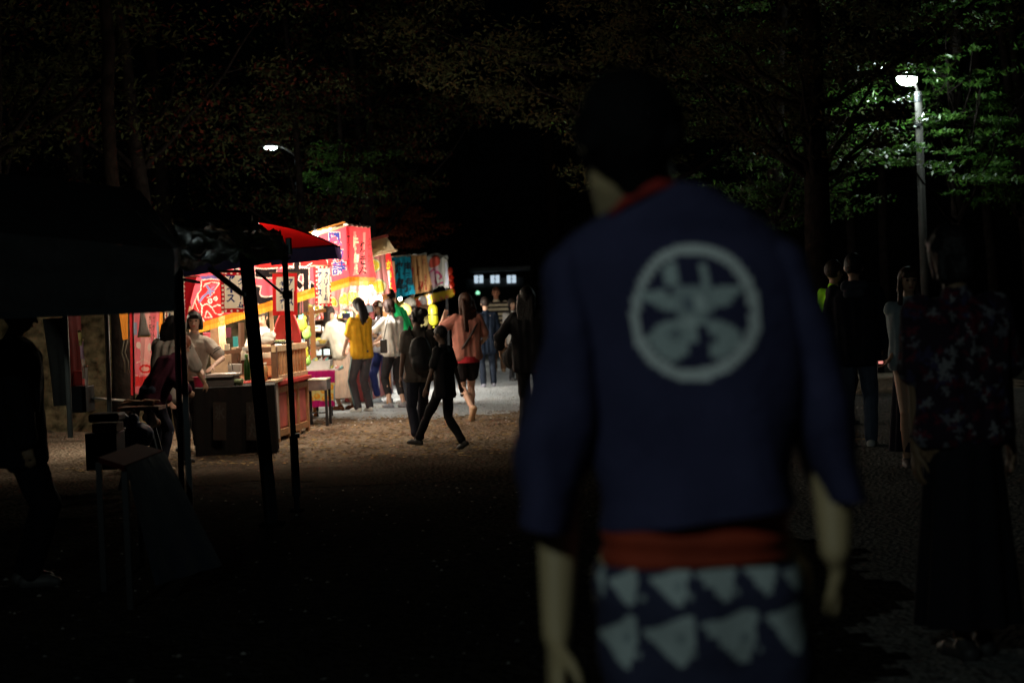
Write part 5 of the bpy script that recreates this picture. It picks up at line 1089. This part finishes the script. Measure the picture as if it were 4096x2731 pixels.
# the belt is tilted: its left end hangs lower
me = grid_mesh(refine([ring_px(y, a, b, dy, th, 96, slope=-.175 + .12 * (y - 2030) / 215) for y, a, b, dy, th in Bt], 6), lambda A: .003 * np.sin(A[..., 2] * 160 + A[..., 0] * 6))
part('belt', me, M('belt_red', (.26, .032, .010), .85, bump=.3, bscale=30, var=.2), man)
def zb(pts): return [Z(a, b, 2000, 1700, 1.5207) for a, b in pts]
BW = (.40, .47, .48); Db = Design((.035, .038, .075))
bird = ((0, .28), (.38, .2), (.85, 0), (.98, .05), (1., .55), (.92, .72), (.86, .98), (.72, 1.), (.45, .78), (.25, .55), (.05, .4))
for x0, y0, w, h in ((655, 870, 180, 230), (905, 855, 245, 250), (1195, 825, 235, 245), (1480, 795, 200, 235), (590, 845, 45, 200), (600, 1150, 230, 330), (870, 1155, 320, 315), (1230, 1110, 335, 335), (1620, 1065, 245, 325), (1715, 840, 125, 165)):
    Db.poly(BW, zb([(x0 + u * w, y0 + v * h) for u, v in bird]))
for x, y in ((1160, 1045), (845, 1395), (1190, 1395), (1580, 1360), (870, 1050), (1440, 1010), (435, 1065)): Db.ell((.28, .33, .34), *zb([(x, y)])[0], 15, 15)
for x, y in ((1105, 1300), (1490, 1285), (775, 1290), (1090, 980)): Db.ell((.22, .27, .3), *zb([(x, y)])[0], 18, 18)
for k in range(-2, 8):
    Db.poly(BW, [(2330 + 225 * k + u * 190, 2760 + v * 210) for u, v in bird]); Db.poly(BW, [(2230 + 225 * k + u * 190, 3050 + v * 210) for u, v in bird])
Lw = [(2228, 2402, 3180, 0, .13), (2330, 2388, 3215, 0, .15), (2500, 2392, 3235, .01, .155), (2731, 2405, 3255, .01, .15), (3050, 2425, 3250, .01, .15), (3300, 2440, 3230, .01, .15)]
me = grid_mesh(refine([ring_px(y, a, b, dy, th, 170, slope=-.03) for y, a, b, dy, th in Lw], 26), lambda A: .006 * np.sin(A[..., 0] * 45 + A[..., 2] * 8) + .003 * np.sin(A[..., 2] * 50 + A[..., 0] * 20))
pc = px_of(face_centers(me)); fc = face_centers(me); cols = np.tile(np.array([.035, .038, .075]), (len(pc), 1)); sel = np.where(fc[:, 1] < mloc.y + .02)[0]; cols[sel] = Db.sample(pc[sel]); paint(me, cols)
part('wrap_skirt', me, M('coat_cloth', (1, 1, 1)), man)
for ft_ in (ftL, ftR):
    mb = MB(); mb.cap(ft_ + Vector((0, -.04, -.036)), ft_ + Vector((0, .17, -.042)), .043, .036, 12); part('shoe', blob(mb, .008, 2), M('sandal', (.03, .02, .015), .7), man, True)

# ================================================================== TENTS (foreground, dark)
MATB = M('matt_black', (.006, .006, .006), .9, spec=0.)
TPOLE = M('tent_pole', (.02, .026, .03), .4, metal=.3)
# tent with crumpled tarp roof
t = thing('tent', 'dark pop up tent with a crumpled shiny tarp roof and thin legs', 'tent', G(1185, 1990))
ldn = {}
for x0, y0, x1, y1, d, w, nm in ((719, 1040, 772, 2280, 9.7, .032, 'leg'), (1139, 1035, 1186, 1990, 12.6, .034, 'leg')):
    a = P(x0, y0, d); b = P(x1, y1, d); b.z = 0; part(nm, MB().bar(b, a, w), TPOLE, t)
    part('foot_plate', MB().box(b + Z0 * .006, (.10, .10, .012)), MATB, t)
part('foot_sleeve', MB().bar(P(1174, 1742, 12.55), P(1186, 1985, 12.55), .05), TPOLE, t); part('clamp', MB().box(P(1182, 1742, 12.5), (.06, .05, .035)), DARKM, t, bevel=.006)
for a, b, w, d0, d1 in (((840, 1075), (972, 1178), .03, 10.5, 11.), ((972, 1178), (985, 1178), .03, 11, 11), ((1022, 1082), (1140, 1182), .022, 12.6, 12.6), ((735, 1118), (795, 1130), .02, 9.8, 10.2), ((870, 1086), (960, 1084), .02, 10.6, 11)):
    part('brace', MB().bar(P(*a, d0), P(*b, d1), w, w * .8), TPOLE, t)
part('slider', MB().box(P(1150, 1178, 12.55), (.07, .06, .06)), DARKM, t, bevel=.008)
def crumple(corners, n, amp, seed, mat, name, par, drop=0.):
    tl, tr, br, bl = [np.array(P(*c)) for c in corners]; u, v = np.meshgrid(np.linspace(0, 1, n), np.linspace(0, 1, n)); u, v = u[..., None], v[..., None]
    w = tl * (1 - u) * (1 - v) + tr * u * (1 - v) + br * u * v + bl * (1 - u) * v
    for i in range(n):
        for j in range(n):
            q = Vector((u[i, j, 0] * 5 + seed, v[i, j, 0] * 3, seed)); e = min(1, v[i, j, 0] * 5 + .15)
            w[i, j] += np.array((noise.noise(q) * .3, noise.noise(q + Vector((7, 3, 1))), noise.noise(q * 1.7 + Vector((3, 9, 2))) * .55 + abs(noise.noise(q * 3)) * .3)) * amp * e
    idx = np.arange(n * n).reshape(n, n); f = np.stack([idx[:-1, :-1], idx[:-1, 1:], idx[1:, 1:], idx[1:, :-1]], -1).reshape(-1, 4)
    me = np_mesh(name, w.reshape(-1, 3), f); me.polygons.foreach_set('use_smooth', [True] * len(me.polygons)); return part(name, me, mat, par)
TARP = M('shiny_tarp', (.007, .013, .015), .24, bump=.5, bscale=5, var=.3, spec=.4)
crumple([(690, 880, 10.6), (1040, 900, 12.2), (1128, 945, 12.4), (700, 915, 9.5)], 50, .12, 3, TARP, 'roof', t)
crumple([(700, 905, 9.5), (1132, 942, 12.4), (1164, 1040, 12.3), (700, 1062, 9.5)], 90, .10, 8, TARP, 'valance', t)
part('corner_bracket', MB().box(P(1155, 985, 12.35), (.04, .05, .12)), DARKM, t, bevel=.006)
t = thing('tent_post', 'thick dark tent post leaning in front of the flags', 'post', G(1095, 2110))
a = P(985, 1030, 11.9); b = G(1088, 2100); part('post', MB().bar(b, a, .085, .06), M('thick_pole', (.03, .04, .046), .3, metal=.5), t, bevel=.01); part('foot_plate', MB().box(b + Z0 * .01, (.16, .16, .02)), MATB, t)
# red canopy with navy valance
t = thing('canopy', 'translucent red canopy with navy valance behind the tarp tent', 'canopy', GD(1150, 15.))
REDC = M('red_canopy', (.62, .008, .008), .8, trans=.65, var=.05)
def tri_sheet(pts, n, bulge, mat, nm, par):
    a, b, c, e = [P(*p) for p in pts]; rings = []
    for i in range(n + 1):
        p = a.lerp(b, i / n); q = c.lerp(e, i / n); k = math.sin(i / n * math.pi) * bulge; p = p + Z0 * k
        rings.append([p.lerp(q, j / 8) + Z0 * .0 for j in range(9)])
    return part(nm, MB().loft(rings, False, False), mat, par, True)
tri_sheet([(1036, 889, 15.6), (1352, 988, 15.2), (1090, 1000, 14.6), (1340, 984, 14.9)], 24, .035, REDC, 'red_roof', t)
tri_sheet([(1036, 889, 15.7), (1352, 988, 15.3), (1150, 985, 17.5), (1360, 990, 17.2)], 24, .03, REDC, 'red_roof', t)
part('hip_edge', MB().tube([P(1036 + (1352 - 1036) * k / 12, 889 + (988 - 889) * k / 12, 15.6 - .4 * k / 12) + Z0 * math.sin(k / 12 * math.pi) * .04 for k in range(13)], .012, 6), DARKM, t)
part('valance', sheet([(1080, 1000, 14.6), (1338, 978, 14.9), (1350, 1034, 14.9), (1085, 1062, 14.6)], None, .03, .015, 3), NAVY, t)
part('valance', sheet([(700, 1050, 14.2), (1080, 1000, 14.6), (1085, 1052, 14.6), (705, 1112, 14.2)], None, .03, .015, 5), NAVY, t)
part('valance', sheet([(1338, 978, 14.9), (1362, 985, 17.2), (1364, 1040, 17.2), (1350, 1034, 14.9)], None, .03, .01, 2), M('lit_navy_cloth', (.10, .06, .16), .85, trans=.5), t)  # lit end of the navy valance, glow through the cloth put into its colour
for a in ((700, 1050, 14.25),): part('leg', MB().bar(GD(706, 14.2), P(700, 1050, 14.2), .035), TPOLE, t)
# big black tent at left
t = thing('tent', 'large black tent filling the upper left of the picture', 'tent', GD(300, 8.))
def flat(nm, cs, mat=BLACKT, amp=.02): return crumple(cs, 24, amp, 5, mat, nm, t)
flat('wall', [(-500, 880, 8.2), (695, 1000, 7.8), (699, 1238, 7.8), (-500, 1292, 8.2)])
flat('roof', [(-500, 640, 10.2), (420, 740, 10.), (695, 1000, 7.8), (-500, 880, 8.2)])
flat('roof', [(420, 740, 10.), (560, 760, 10.), (720, 985, 9.4), (695, 1000, 7.8)])
flat('wall', [(695, 1000, 7.8), (725, 985, 9.4), (722, 1060, 9.4), (697, 1110, 7.8)])
part('eave_bar', MB().bar(P(-500, 1285, 8.2), P(697, 1234, 7.8), .03), TPOLE, t)
for x in (-460,): part('leg', MB().bar(GD(x, 8.), P(x, 1110, 8.), .04), TPOLE, t)

# ================================================================== LEFT SIDE BEHIND THE TENT
t = thing('stall_frame', 'pale grey poles of the left stall with a low white rail', 'stall frame', GD(350, 14.5), 'stall frames')
PP = M('pale_pole', (.72, .68, .60), .5)
for x0, x1, yb, d in ((258, 282, 1640, 13.6), (424, 442, 1660, 14.6)): part('post', MB().tube([P(x1, yb + 110, d), P(x0, 1200, d)], .022, 10), PP, t, True)
part('rail', MB().tube([P(375, 1592, 14.5), P(500, 1602, 15.6)], .012, 8), PP, t, True)
part('back_panel', sheet([(170, 1275, 14.6), (258, 1270, 14.4), (275, 1620, 14.4), (215, 1625, 14.6)], None, .04, .01), M('grey_panel', (.20, .19, .17), .8, var=.2), t)
part('red_panel', sheet([(272, 1262, 14.8), (322, 1262, 15.), (345, 1550, 15.), (282, 1550, 14.8)], None, .03, .015), M('dark_red_cloth', (.22, .018, .015), .8, trans=.2), t)
boxthing('red_box', 'bright red box between the two pale poles', 'box', 292, 330, 1484, 1540, 14.7, .2, REDT)
boxthing('black_speaker', 'black upright box behind the left pale pole', 'box', 285, 346, 1546, 1650, 14.3, .3, M('black_plastic', (.008, .008, .010), .5))
for i, (x, y, h, col, lb) in enumerate(((318, 1330, 52, (.6, .6, .25), 'yellow paper slip hanging by the dark red cloth'), (325, 1365, 70, (.5, .35, .5), 'lilac paper slip below the yellow one'), (332, 1435, 80, (.62, .58, .52), 'white paper strip lower on the dark red cloth'), (342, 1470, 75, (.62, .6, .58), 'lowest white strip beside the bright red box'))):
    D = Design(col); banner(lb, [(x - 7, y, 14.55), (x + 8, y, 14.55), (x + 11, y + h, 14.5), (x - 3, y + h, 14.5)], D, 'hanging paper slips', 'paper slip', cell=.02, fold=.01, nf=1)
# pink robe banner
D = Design((.85, .20, .24))
D.rect((.95, .45, .42), 560, 1240, 600, 1500)
for k, (xx, s_) in enumerate(((600, 'お祭り'), (615, '大安売'), (574, '縁日'))):
    for i, ch in enumerate(s_): D.text((.35, .12, .1), ch, xx - 6, 1262 + i * 34, xx + 6, 1290 + i * 34, .01)
D.rect((.3, .35, .5), 537, 1290, 548, 1340); D.rect((.35, .4, .5), 627, 1285, 634, 1355)
for pts in (((548, 1450), (575, 1435), (600, 1455), (612, 1480)), ((545, 1500), (570, 1515), (600, 1500)), ((555, 1390), (565, 1410), (558, 1430)), ((600, 1380), (590, 1400), (602, 1420)), ((560, 1540), (575, 1555), (590, 1535))): D.stroke((.9, .6, .5), pts, 4)
D.ell((.8, .03, .03), 580, 1475, 26, 18); D.ell((.9, .5, .42), 580, 1475, 16, 9); D.rect((.82, .05, .05), 545, 1505, 600, 1545)
D.ell((.9, .7, .62), 553, 1380, 8, 14); D.ell((.9, .7, .62), 597, 1388, 8, 16); D.ell((.9, .7, .62), 622, 1360, 5, 9)
banner('long pink banner with columns of writing hanging at the left of the stalls', [(532, 1235, 18.0), (640, 1232, 18.2), (618, 1570, 18.2), (538, 1576, 18.0)], D, cell=.009, fold=.02, nf=2.5)
banner('orange cloth strip hanging left of the long pink banner', [(474, 1238, 17.9), (512, 1236, 17.9), (512, 1357, 17.9), (490, 1360, 17.9)], Design((.75, .28, .04)), cell=.02, fold=.015, nf=1.5)
banner('narrow red strip beside the black pole', [(518, 1236, 17.8), (529, 1236, 17.8), (534, 1580, 17.8), (524, 1580, 17.8)], Design((.75, .04, .05)), cell=.02, fold=.006, nf=1)
banner('orange strip at the right edge of the long pink banner', [(632, 1232, 18.25), (651, 1232, 18.25), (650, 1340, 18.25), (638, 1342, 18.25)], Design((.8, .3, .04)), cell=.02, fold=.01, nf=1)
single('thin_pole', 'thin black pole in front of the long pink banner', 'pole', MB().tube([P(532, 1238, 17.5), P(537, 1612, 17.5)], .009, 8), DARKM, True)
single('beige_pole', 'short beige pole right of the long pink banner', 'pole', MB().tube([P(666, 1230, 19.), P(670, 1420, 19.)], .02, 8), WOODL, True)
boxthing('grey_board', 'blue grey board behind the beige pole', 'board', 640, 692, 1332, 1420, 19.6, .04, M('blue_grey', (.11, .13, .17), .6))
c = P(570, 1240, 17.4); t = thing('paper_streamer', 'white paper streamer with a yellow hem in front of the pink banner', 'streamer', c)
a = P(568, 1238, 17.4); b = P(577, 1348, 17.4)
part('tassel', MB().loft([[a.lerp(b, q) + Vector((math.cos(k) * r, math.sin(k) * r * .5, 0)) for k in np.linspace(0, 6.2832, 17)[:-1]] for q, r in ((0, .015), (.3, .03), (.65, .045), (.95, .07))], False), M('streamer', (.6, .55, .5), .8, trans=.3, bump=.5), t, True)
part('hem', MB().loft([[a.lerp(b, q) + Vector((math.cos(k) * r, math.sin(k) * r * .5, 0)) for k in np.linspace(0, 6.2832, 17)[:-1]] for q, r in ((.95, .072), (1., .068))], False), M('hem_y', (.75, .5, .05), .7), t, True)
for x0, x1 in ((492, 497), (505, 512)):
    single('cord', 'pale cord dangling below the orange strip, %s of the pair' % ('left' if x0 < 500 else 'right'), 'cord', MB().tube([P(x0 + 4, 1360, 17.8), P(x0 - 6, 1410, 17.8), P(x1, 1445, 17.8), P(x1 + 2, 1490, 17.8)], .007, 6), M('pale_cord', (.45, .4, .3), .8), True, 'dangling cords')

# mossy bank and trunks at left
def trunk_thing(label, base, H, r, seed, mat, lean=(0, 0)):
    g = random.Random(seed); t = thing('tree', label, 'tree', base, 'bare trunks in the dark'); pts = []; rr = []
    for i in range(14):
        q = i / 13; pts.append(base + Vector((lean[0] * q + g.uniform(-.03, .03), lean[1] * q, H * q))); rr.append(r * (1.6 - 1.1 * min(1, q * 6) ** .5 * .6 - .45 * q))
    part('trunk', MB().tube(pts, rr, 18), mat, t, True); return t
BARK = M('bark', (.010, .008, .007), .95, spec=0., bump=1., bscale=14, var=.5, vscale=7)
MOSS = M('mossy_bark', (.10, .09, .055), .95, spec=0., bump=1., bscale=12, var=.8, vscale=8)
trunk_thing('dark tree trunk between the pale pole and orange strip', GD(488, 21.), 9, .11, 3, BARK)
b = GD(420, 24.)
mb = MB(); rings = []
for i in range(16):
    z = i / 15; rings.append([b + Vector((-3.2 + 6.0 * k / 30, (1.2 - 1.2 * z) * -1. + .25 * noise.noise(Vector((k * .4, z * 4, 2))), 1.9 * z + .2 * noise.noise(Vector((k * .5, z * 3, 7))))) for k in range(31)])
mb.loft(rings, False, False); single('earth_bank', None, None, mb, MOSS, True, kind='structure')
# clutter: table with bags, jerrycan, bins
c = GD(560, 14.8); zt3 = P(560, 1632, 14.8).z
t = thing('table', 'narrow dark table with bundles on it, left of the maroon jacket', 'table', c)
part('table_top', MB().box(c + Z0 * zt3, (.36, .3, .03)), WOODD, t)
for sx in (-.15, .15): part('table_leg', MB().bar(c + Vector((sx * 1.3, -.1, 0)), c + Vector((sx * .3, -.05, zt3)), .03), DARKM, t); part('table_leg', MB().bar(c + Vector((sx * 1.3, .1, 0)), c + Vector((sx * .3, .1, zt3)), .03), DARKM, t)
for i, (x, w, lb) in enumerate(((522, .08, 'brown cloth bundle at the left end of the narrow dark table'), (560, .09, 'brown cloth bundle in the middle of the narrow dark table'), (600, .09, 'orange brown bundle nearest the maroon jacket'))):
    lumpy('bundle', lb, 'bundle', P(x, 1628, 14.7), (w, .08, .035), M('bundle', (.35, .2, .11), .9, var=.5, vscale=20), i + 2)
c = P(540, 1790, 14.3); c.z = max(c.z, 0)
mb = MB(); mb.cap(c + Vector((-.03, 0, .10)), c + Vector((.04, 0, .10)), .12, .12); mb.cap(c + Vector((-.02, 0, .2)), c + Vector((.0, 0, .24)), .07, .05); mb.ell(c + Vector((-.11, 0, .24)), (.05, .05, .04))
t = thing('rucksack', 'rounded blue rucksack under the narrow table', 'rucksack', c); part('sack_body', blob(mb, .01, 2, .006), M('blue_nylon', (.012, .035, .11), .5), t, True); part('handle', MB().tube([c + Vector((-.04, 0, .28)), c + Vector((0, 0, .32)), c + Vector((.04, 0, .28))], .008, 6), CORD, t)
lumpy('shopping_bag', 'cream and purple printed bag beside the blue rucksack', 'bag', P(605, 1728, 14.8), (.07, .06, .09), M('printed_bag', (.6, .45, .3), .6, var=.7, vscale=14), 5)
for i, (x0, x1, y0, y1, d, lb) in enumerate(((352, 474, 1655, 1688, 12.9, 'flat black tray lying on the pale box at lower left'),)):
    boxthing('flat_tray', lb, 'tray', x0, x1, y0, y1, d, .25, M('lid_black', (.006, .006, .007), .6), bevel=.015)
boxthing('pale_box', 'pale worn box under the black tray', 'box', 368, 466, 1694, 1730, 12.95, .25, M('card', (.22, .16, .12), .8, var=.4)); boxthing('dark_crate', 'dark crate supporting the pale box', 'crate', 345, 470, 1732, 1880, 13.0, .3, M('crate_dark', (.012, .014, .03), .6))
for x, y, lb in ((485, 1712, 'white crumpled bag left of the blue rucksack'), (495, 1662, 'small blue bag above the white crumpled one')): lumpy('plastic_bag', lb, 'bag', P(x, y + 18, 13.9), (.035, .04, .03), M('bagw' if y > 1700 else 'bagb', (.5, .42, .36) if y > 1700 else (.02, .07, .16), .5), x % 7)
# draped table front-left
A1 = P(498, 1862, 8.6); B1 = P(652, 1800, 9.5); A1.z = B1.z = (A1.z + B1.z) / 2; C1 = P(395, 1850, 9.2); C1.z = A1.z; D1 = C1 + (B1 - A1)
t = thing('table', 'low dark table with red top and drooping grey cloth at lower left', 'table', Vector((A1.x, A1.y, 0)))
part('table_top', MB().add([A1, B1, D1, C1, A1 - Z0 * .03, B1 - Z0 * .03, D1 - Z0 * .03, C1 - Z0 * .03], [(0, 1, 2, 3), (7, 6, 5, 4), (0, 4, 5, 1), (1, 5, 6, 2), (2, 6, 7, 3), (3, 7, 4, 0)]), M('dull_red_top', (.10, .014, .012), .9, spec=.05), t)
GC = M('grey_cloth', (.035, .043, .06), .7, bump=.3, bscale=12)
rings = []
for j in range(18):
    q = j / 17; a = A1.lerp(Vector((A1.x + .12, A1.y, .12)), q); b = B1.lerp(Vector((A1.x + .36, B1.y - .3, .12)), q); rings.append([a.lerp(b, i / 24) + Vector((.012, -.02, 0)) * (1 + math.sin(i * .7) * q * .5) - Z0 * .002 for i in range(25)])
part('cloth', MB().loft(rings, False, False), GC, t, True)
for q in (A1, B1, C1, D1): part('table_leg', MB().bar(Vector((q.x, q.y, 0)) + (D1 - A1) * .0, q - Z0 * .03, .03), DARKM, t)

# ================================================================== TREES
def leaf_cloud(cl, per, size, seed, flatz=.28, cols=((.045, .075, .02), (.06, .09, .03), (.035, .055, .02))):
    g = np.random.default_rng(seed); C_ = []; 
    for (c, r) in cl:
        n = max(4, int(per * g.uniform(.6, 1.4))); d = g.normal(size=(n, 3)); d /= np.linalg.norm(d, axis=1)[:, None]; d *= (g.uniform(0, 1, n) ** .45)[:, None]; C_.append(np.array(c) + d * np.array((r, r, r * flatz)))
    c = np.concatenate(C_); n = len(c); a = g.uniform(0, 6.28, n); tilt = g.normal(0, .55, n); tl2 = g.normal(0, .5, n); s = size * g.uniform(.6, 1.35, n)
    ux = np.stack([np.cos(a) * np.cos(tilt), np.sin(a) * np.cos(tilt), np.sin(tilt)], -1); uy = np.stack([-np.sin(a) * np.cos(tl2), np.cos(a) * np.cos(tl2), np.sin(tl2)], -1)
    ux *= s[:, None]; uy *= (s * .42)[:, None]; V = np.stack([c - ux, c - uy - ux * .1, c + ux, c + uy - ux * .1], 1).reshape(-1, 3); b = np.arange(n) * 4
    me = np_mesh('leaves', V, np.stack([b, b + 1, b + 2, b + 3], -1)); cc = np.array(cols)[g.integers(0, len(cols), n)] * g.uniform(.7, 1.3, (n, 1)); paint(me, cc); return me
LEAF = M('leaf', (1, 1, 1), .38, attr=True, trans=.35, var=.1, spec=.35)
LEAFD = M('dull_leaf', (1, 1, 1), .9, attr=True, trans=.35, var=.1, spec=0.)
def tree(label, base, H, r0, spread, zr, ncl, per, leaf, seed, cols, flatz=.3, clr=.55, center=None, fork=2, nlimb=9, name='tree', group='trees round the festival ground'):
    g = random.Random(seed); t = thing(name, label, 'tree', base, group); c0 = center or Vector((0, 0, 0)); cl = []
    for i in range(ncl):
        a = g.uniform(0, 6.28); rr = math.sqrt(g.random()); z = g.uniform(*zr); k = math.sin(min(1, max(0, (z - zr[0]) / (zr[1] - zr[0]))) * math.pi * .8 + .35)
        cl.append((Vector((base.x + c0.x + math.cos(a) * spread[0] * rr * k, base.y + c0.y + math.sin(a) * spread[1] * rr * k, z)), clr * g.uniform(.6, 1.3)))
    mb = MB(); tops = []
    for f in range(fork):
        lean = Vector((g.uniform(-1, 1) * .09 * H * (fork > 1), g.uniform(-.3, .3), 0)) + c0 * .6; pts = []; rr = []
        for i in range(12):
            q = i / 11; pts.append(base + lean * q ** 1.3 + Vector((g.uniform(-.03, .03), g.uniform(-.03, .03), H * q))); rr.append(r0 * (1.35 - .35 * min(1, q * 8)) * (1 - .8 * q) / (fork ** .35))
        mb.tube(pts, rr, 12); tops.append(pts)
    part('trunk', mb, BARK, t, True)
    for i in range(nlimb):
        tgt = cl[g.randrange(len(cl))][0]; pts0 = tops[i % fork]; z0 = max(.35 * H, tgt.z - g.uniform(.8, 2.2)); k = min(10, max(3, int(z0 / H * 11))); a = pts0[k]; L_ = (tgt - a).length
        pts = []
        for j in range(9): q = j / 8; pts.append(a.lerp(tgt, q) + Vector((g.uniform(-.05, .05), g.uniform(-.05, .05), -.18 * L_ * .3 * math.sin(q * math.pi) + g.uniform(-.04, .04))) * (1 if 0 < j < 8 else 0))
        lm = MB().tube(pts, [r0 * .30 * (1 - q / 9.5) * max(.35, 1 - a.z / (H * 1.4)) for q in range(9)], 7)
        for m in range(3):
            q0 = pts[g.randrange(3, 8)]; q1 = q0 + Vector((g.uniform(-1, 1), g.uniform(-.6, .6), g.uniform(-.1, .5))) * .7; lm.tube([q0, q0.lerp(q1, .5) + Z0 * .05, q1], [.018, .012, .006], 5); cl.append((q1, clr * .6))
        part('limb', lm, BARK, t, True)
    me = leaf_cloud(cl, per, leaf, seed, flatz, cols); o = part('crown', me, LEAF if cols[0] == (.05, .10, .02) else LEAFD, t); o['kind'] = 'stuff'; return t
GR = ((.05, .10, .02), (.06, .14, .02), (.03, .08, .015)); BRN = ((.036, .031, .015), (.03, .028, .014), (.042, .03, .013)); RD = ((.22, .05, .02), (.28, .08, .025), (.14, .03, .02)); OL = ((.035, .042, .018), (.04, .04, .018))
# over the right lamp
tree('leafy green tree right of the street lamp with sprays hanging over the pole', GD(3850, 31.), 9.5, .17, (2.3, 1.6), (3.2, 6.4), 46, 60, .058, 11, GR, .16, .5, fork=1, nlimb=12, center=Vector((-.2, -2.2, 0)))
tree('green tree left of the street lamp with long drooping branches', GD(3080, 30.), 10, .2, (3.4, 2.), (2.6, 6.8), 95, 70, .045, 12, GR + OL, .2, .55, fork=2, nlimb=16)
tree('darker green tree at the far right edge', GD(4150, 33.), 10, .2, (2.4, 1.8), (3., 8.), 60, 60, .05, 13, GR, .25, .6)
# large brown-green canopy above the path
tree('wide dim brown leaved tree spreading over the path', GD(2560, 27.), 11, .24, (4.6, 2.6), (4.0, 7.8), 150, 85, .05, 14, BRN + OL, .35, .65, fork=2, nlimb=18, center=Vector((.4, 0, 0)))
tree('dim brownish tree high over the right part of the path', GD(3300, 24.), 11, .22, (3.6, 2.2), (4.2, 7.), 110, 80, .045, 15, BRN, .35, .6, fork=1, nlimb=12)
tree('forked tree with slanting pale trunks behind the stalls', GD(1505, 41.), 11, .20, (4.2, 2.2), (5.0, 9.), 110, 70, .07, 16, OL + ((.05, .013, .009),), .35, .8, fork=2, nlimb=14)
tree('low russet maple glowing behind the stall roofs', GD(1620, 47.), 4.3, .12, (1.5, 1.0), (3.2, 4.3), 70, 110, .035, 17, RD, .35, .32, fork=2, nlimb=8)
tree('reddish maple half in shade above the red canopy', GD(1260, 36.), 8, .16, (3.2, 1.8), (3.4, 6.5), 70, 60, .05, 18, ((.05, .013, .009),) + OL, .35, .6)
tree('green tree by the far street lamp', GD(1400, 37.5), 7, .13, (1.1, .9), (4.1, 5.2), 26, 70, .045, 19, GR, .35, .35, fork=1, nlimb=6)
tree('dark red leaved tree at the upper left', GD(640, 30.), 11, .25, (4., 2.4), (4.2, 8.), 80, 60, .06, 20, ((.05, .013, .009),) + OL, .35, .8)
tree('black shadowed tree at the far left', GD(-50, 26.), 11, .3, (3.5, 2.4), (4., 8.), 60, 60, .06, 21, OL, .35, .8)
g_ = random.Random(31)
for i, (x, d, r) in enumerate(((3342, 38, .10), (3440, 42, .14), (3560, 40, .13), (3845, 41, .16), (3995, 38, .14), (2260, 60, .3), (2420, 66, .3), (1830, 64, .28), (700, 46, .3), (320, 40, .25), (1170, 52, .25), (1560, 58, .3))):
    base = GD(x, d); t = trunk_thing(['slender bare trunk behind the neon shirt', 'trunk behind the hooded figure', 'bare trunk between lamp and hooded figure', 'straight trunk right of the street lamp', 'trunk at the far right edge behind the floral blouse', 'dark trunk left of centre, far behind the man in the coat', 'dark trunk directly behind the coat', 'dark trunk right of the stall row', 'dark trunk above the black tent', 'dark trunk at far left', 'dark trunk above the red canopy', 'dark trunk behind the far stalls'][i], base, 12, r, 40 + i, BARK, (g_.uniform(-.6, .6), 0))
# dark woodland behind everything
cl = [(Vector((g_.uniform(-34, 34), g_.uniform(84, 100), g_.uniform(.5, 15))), g_.uniform(1.2, 2.6)) for _ in range(420)]
o = single('woodland', None, None, leaf_cloud(cl, 30, .30, 77, .6, OL), LEAFD, kind='stuff')
cl = [(Vector((g_.uniform(-20, 20), g_.uniform(56, 62), g_.uniform(0, .9))), g_.uniform(.5, 1.)) for _ in range(120)]
o = single('undergrowth', None, None, leaf_cloud(cl, 30, .12, 78, .5, OL), LEAFD, kind='stuff')
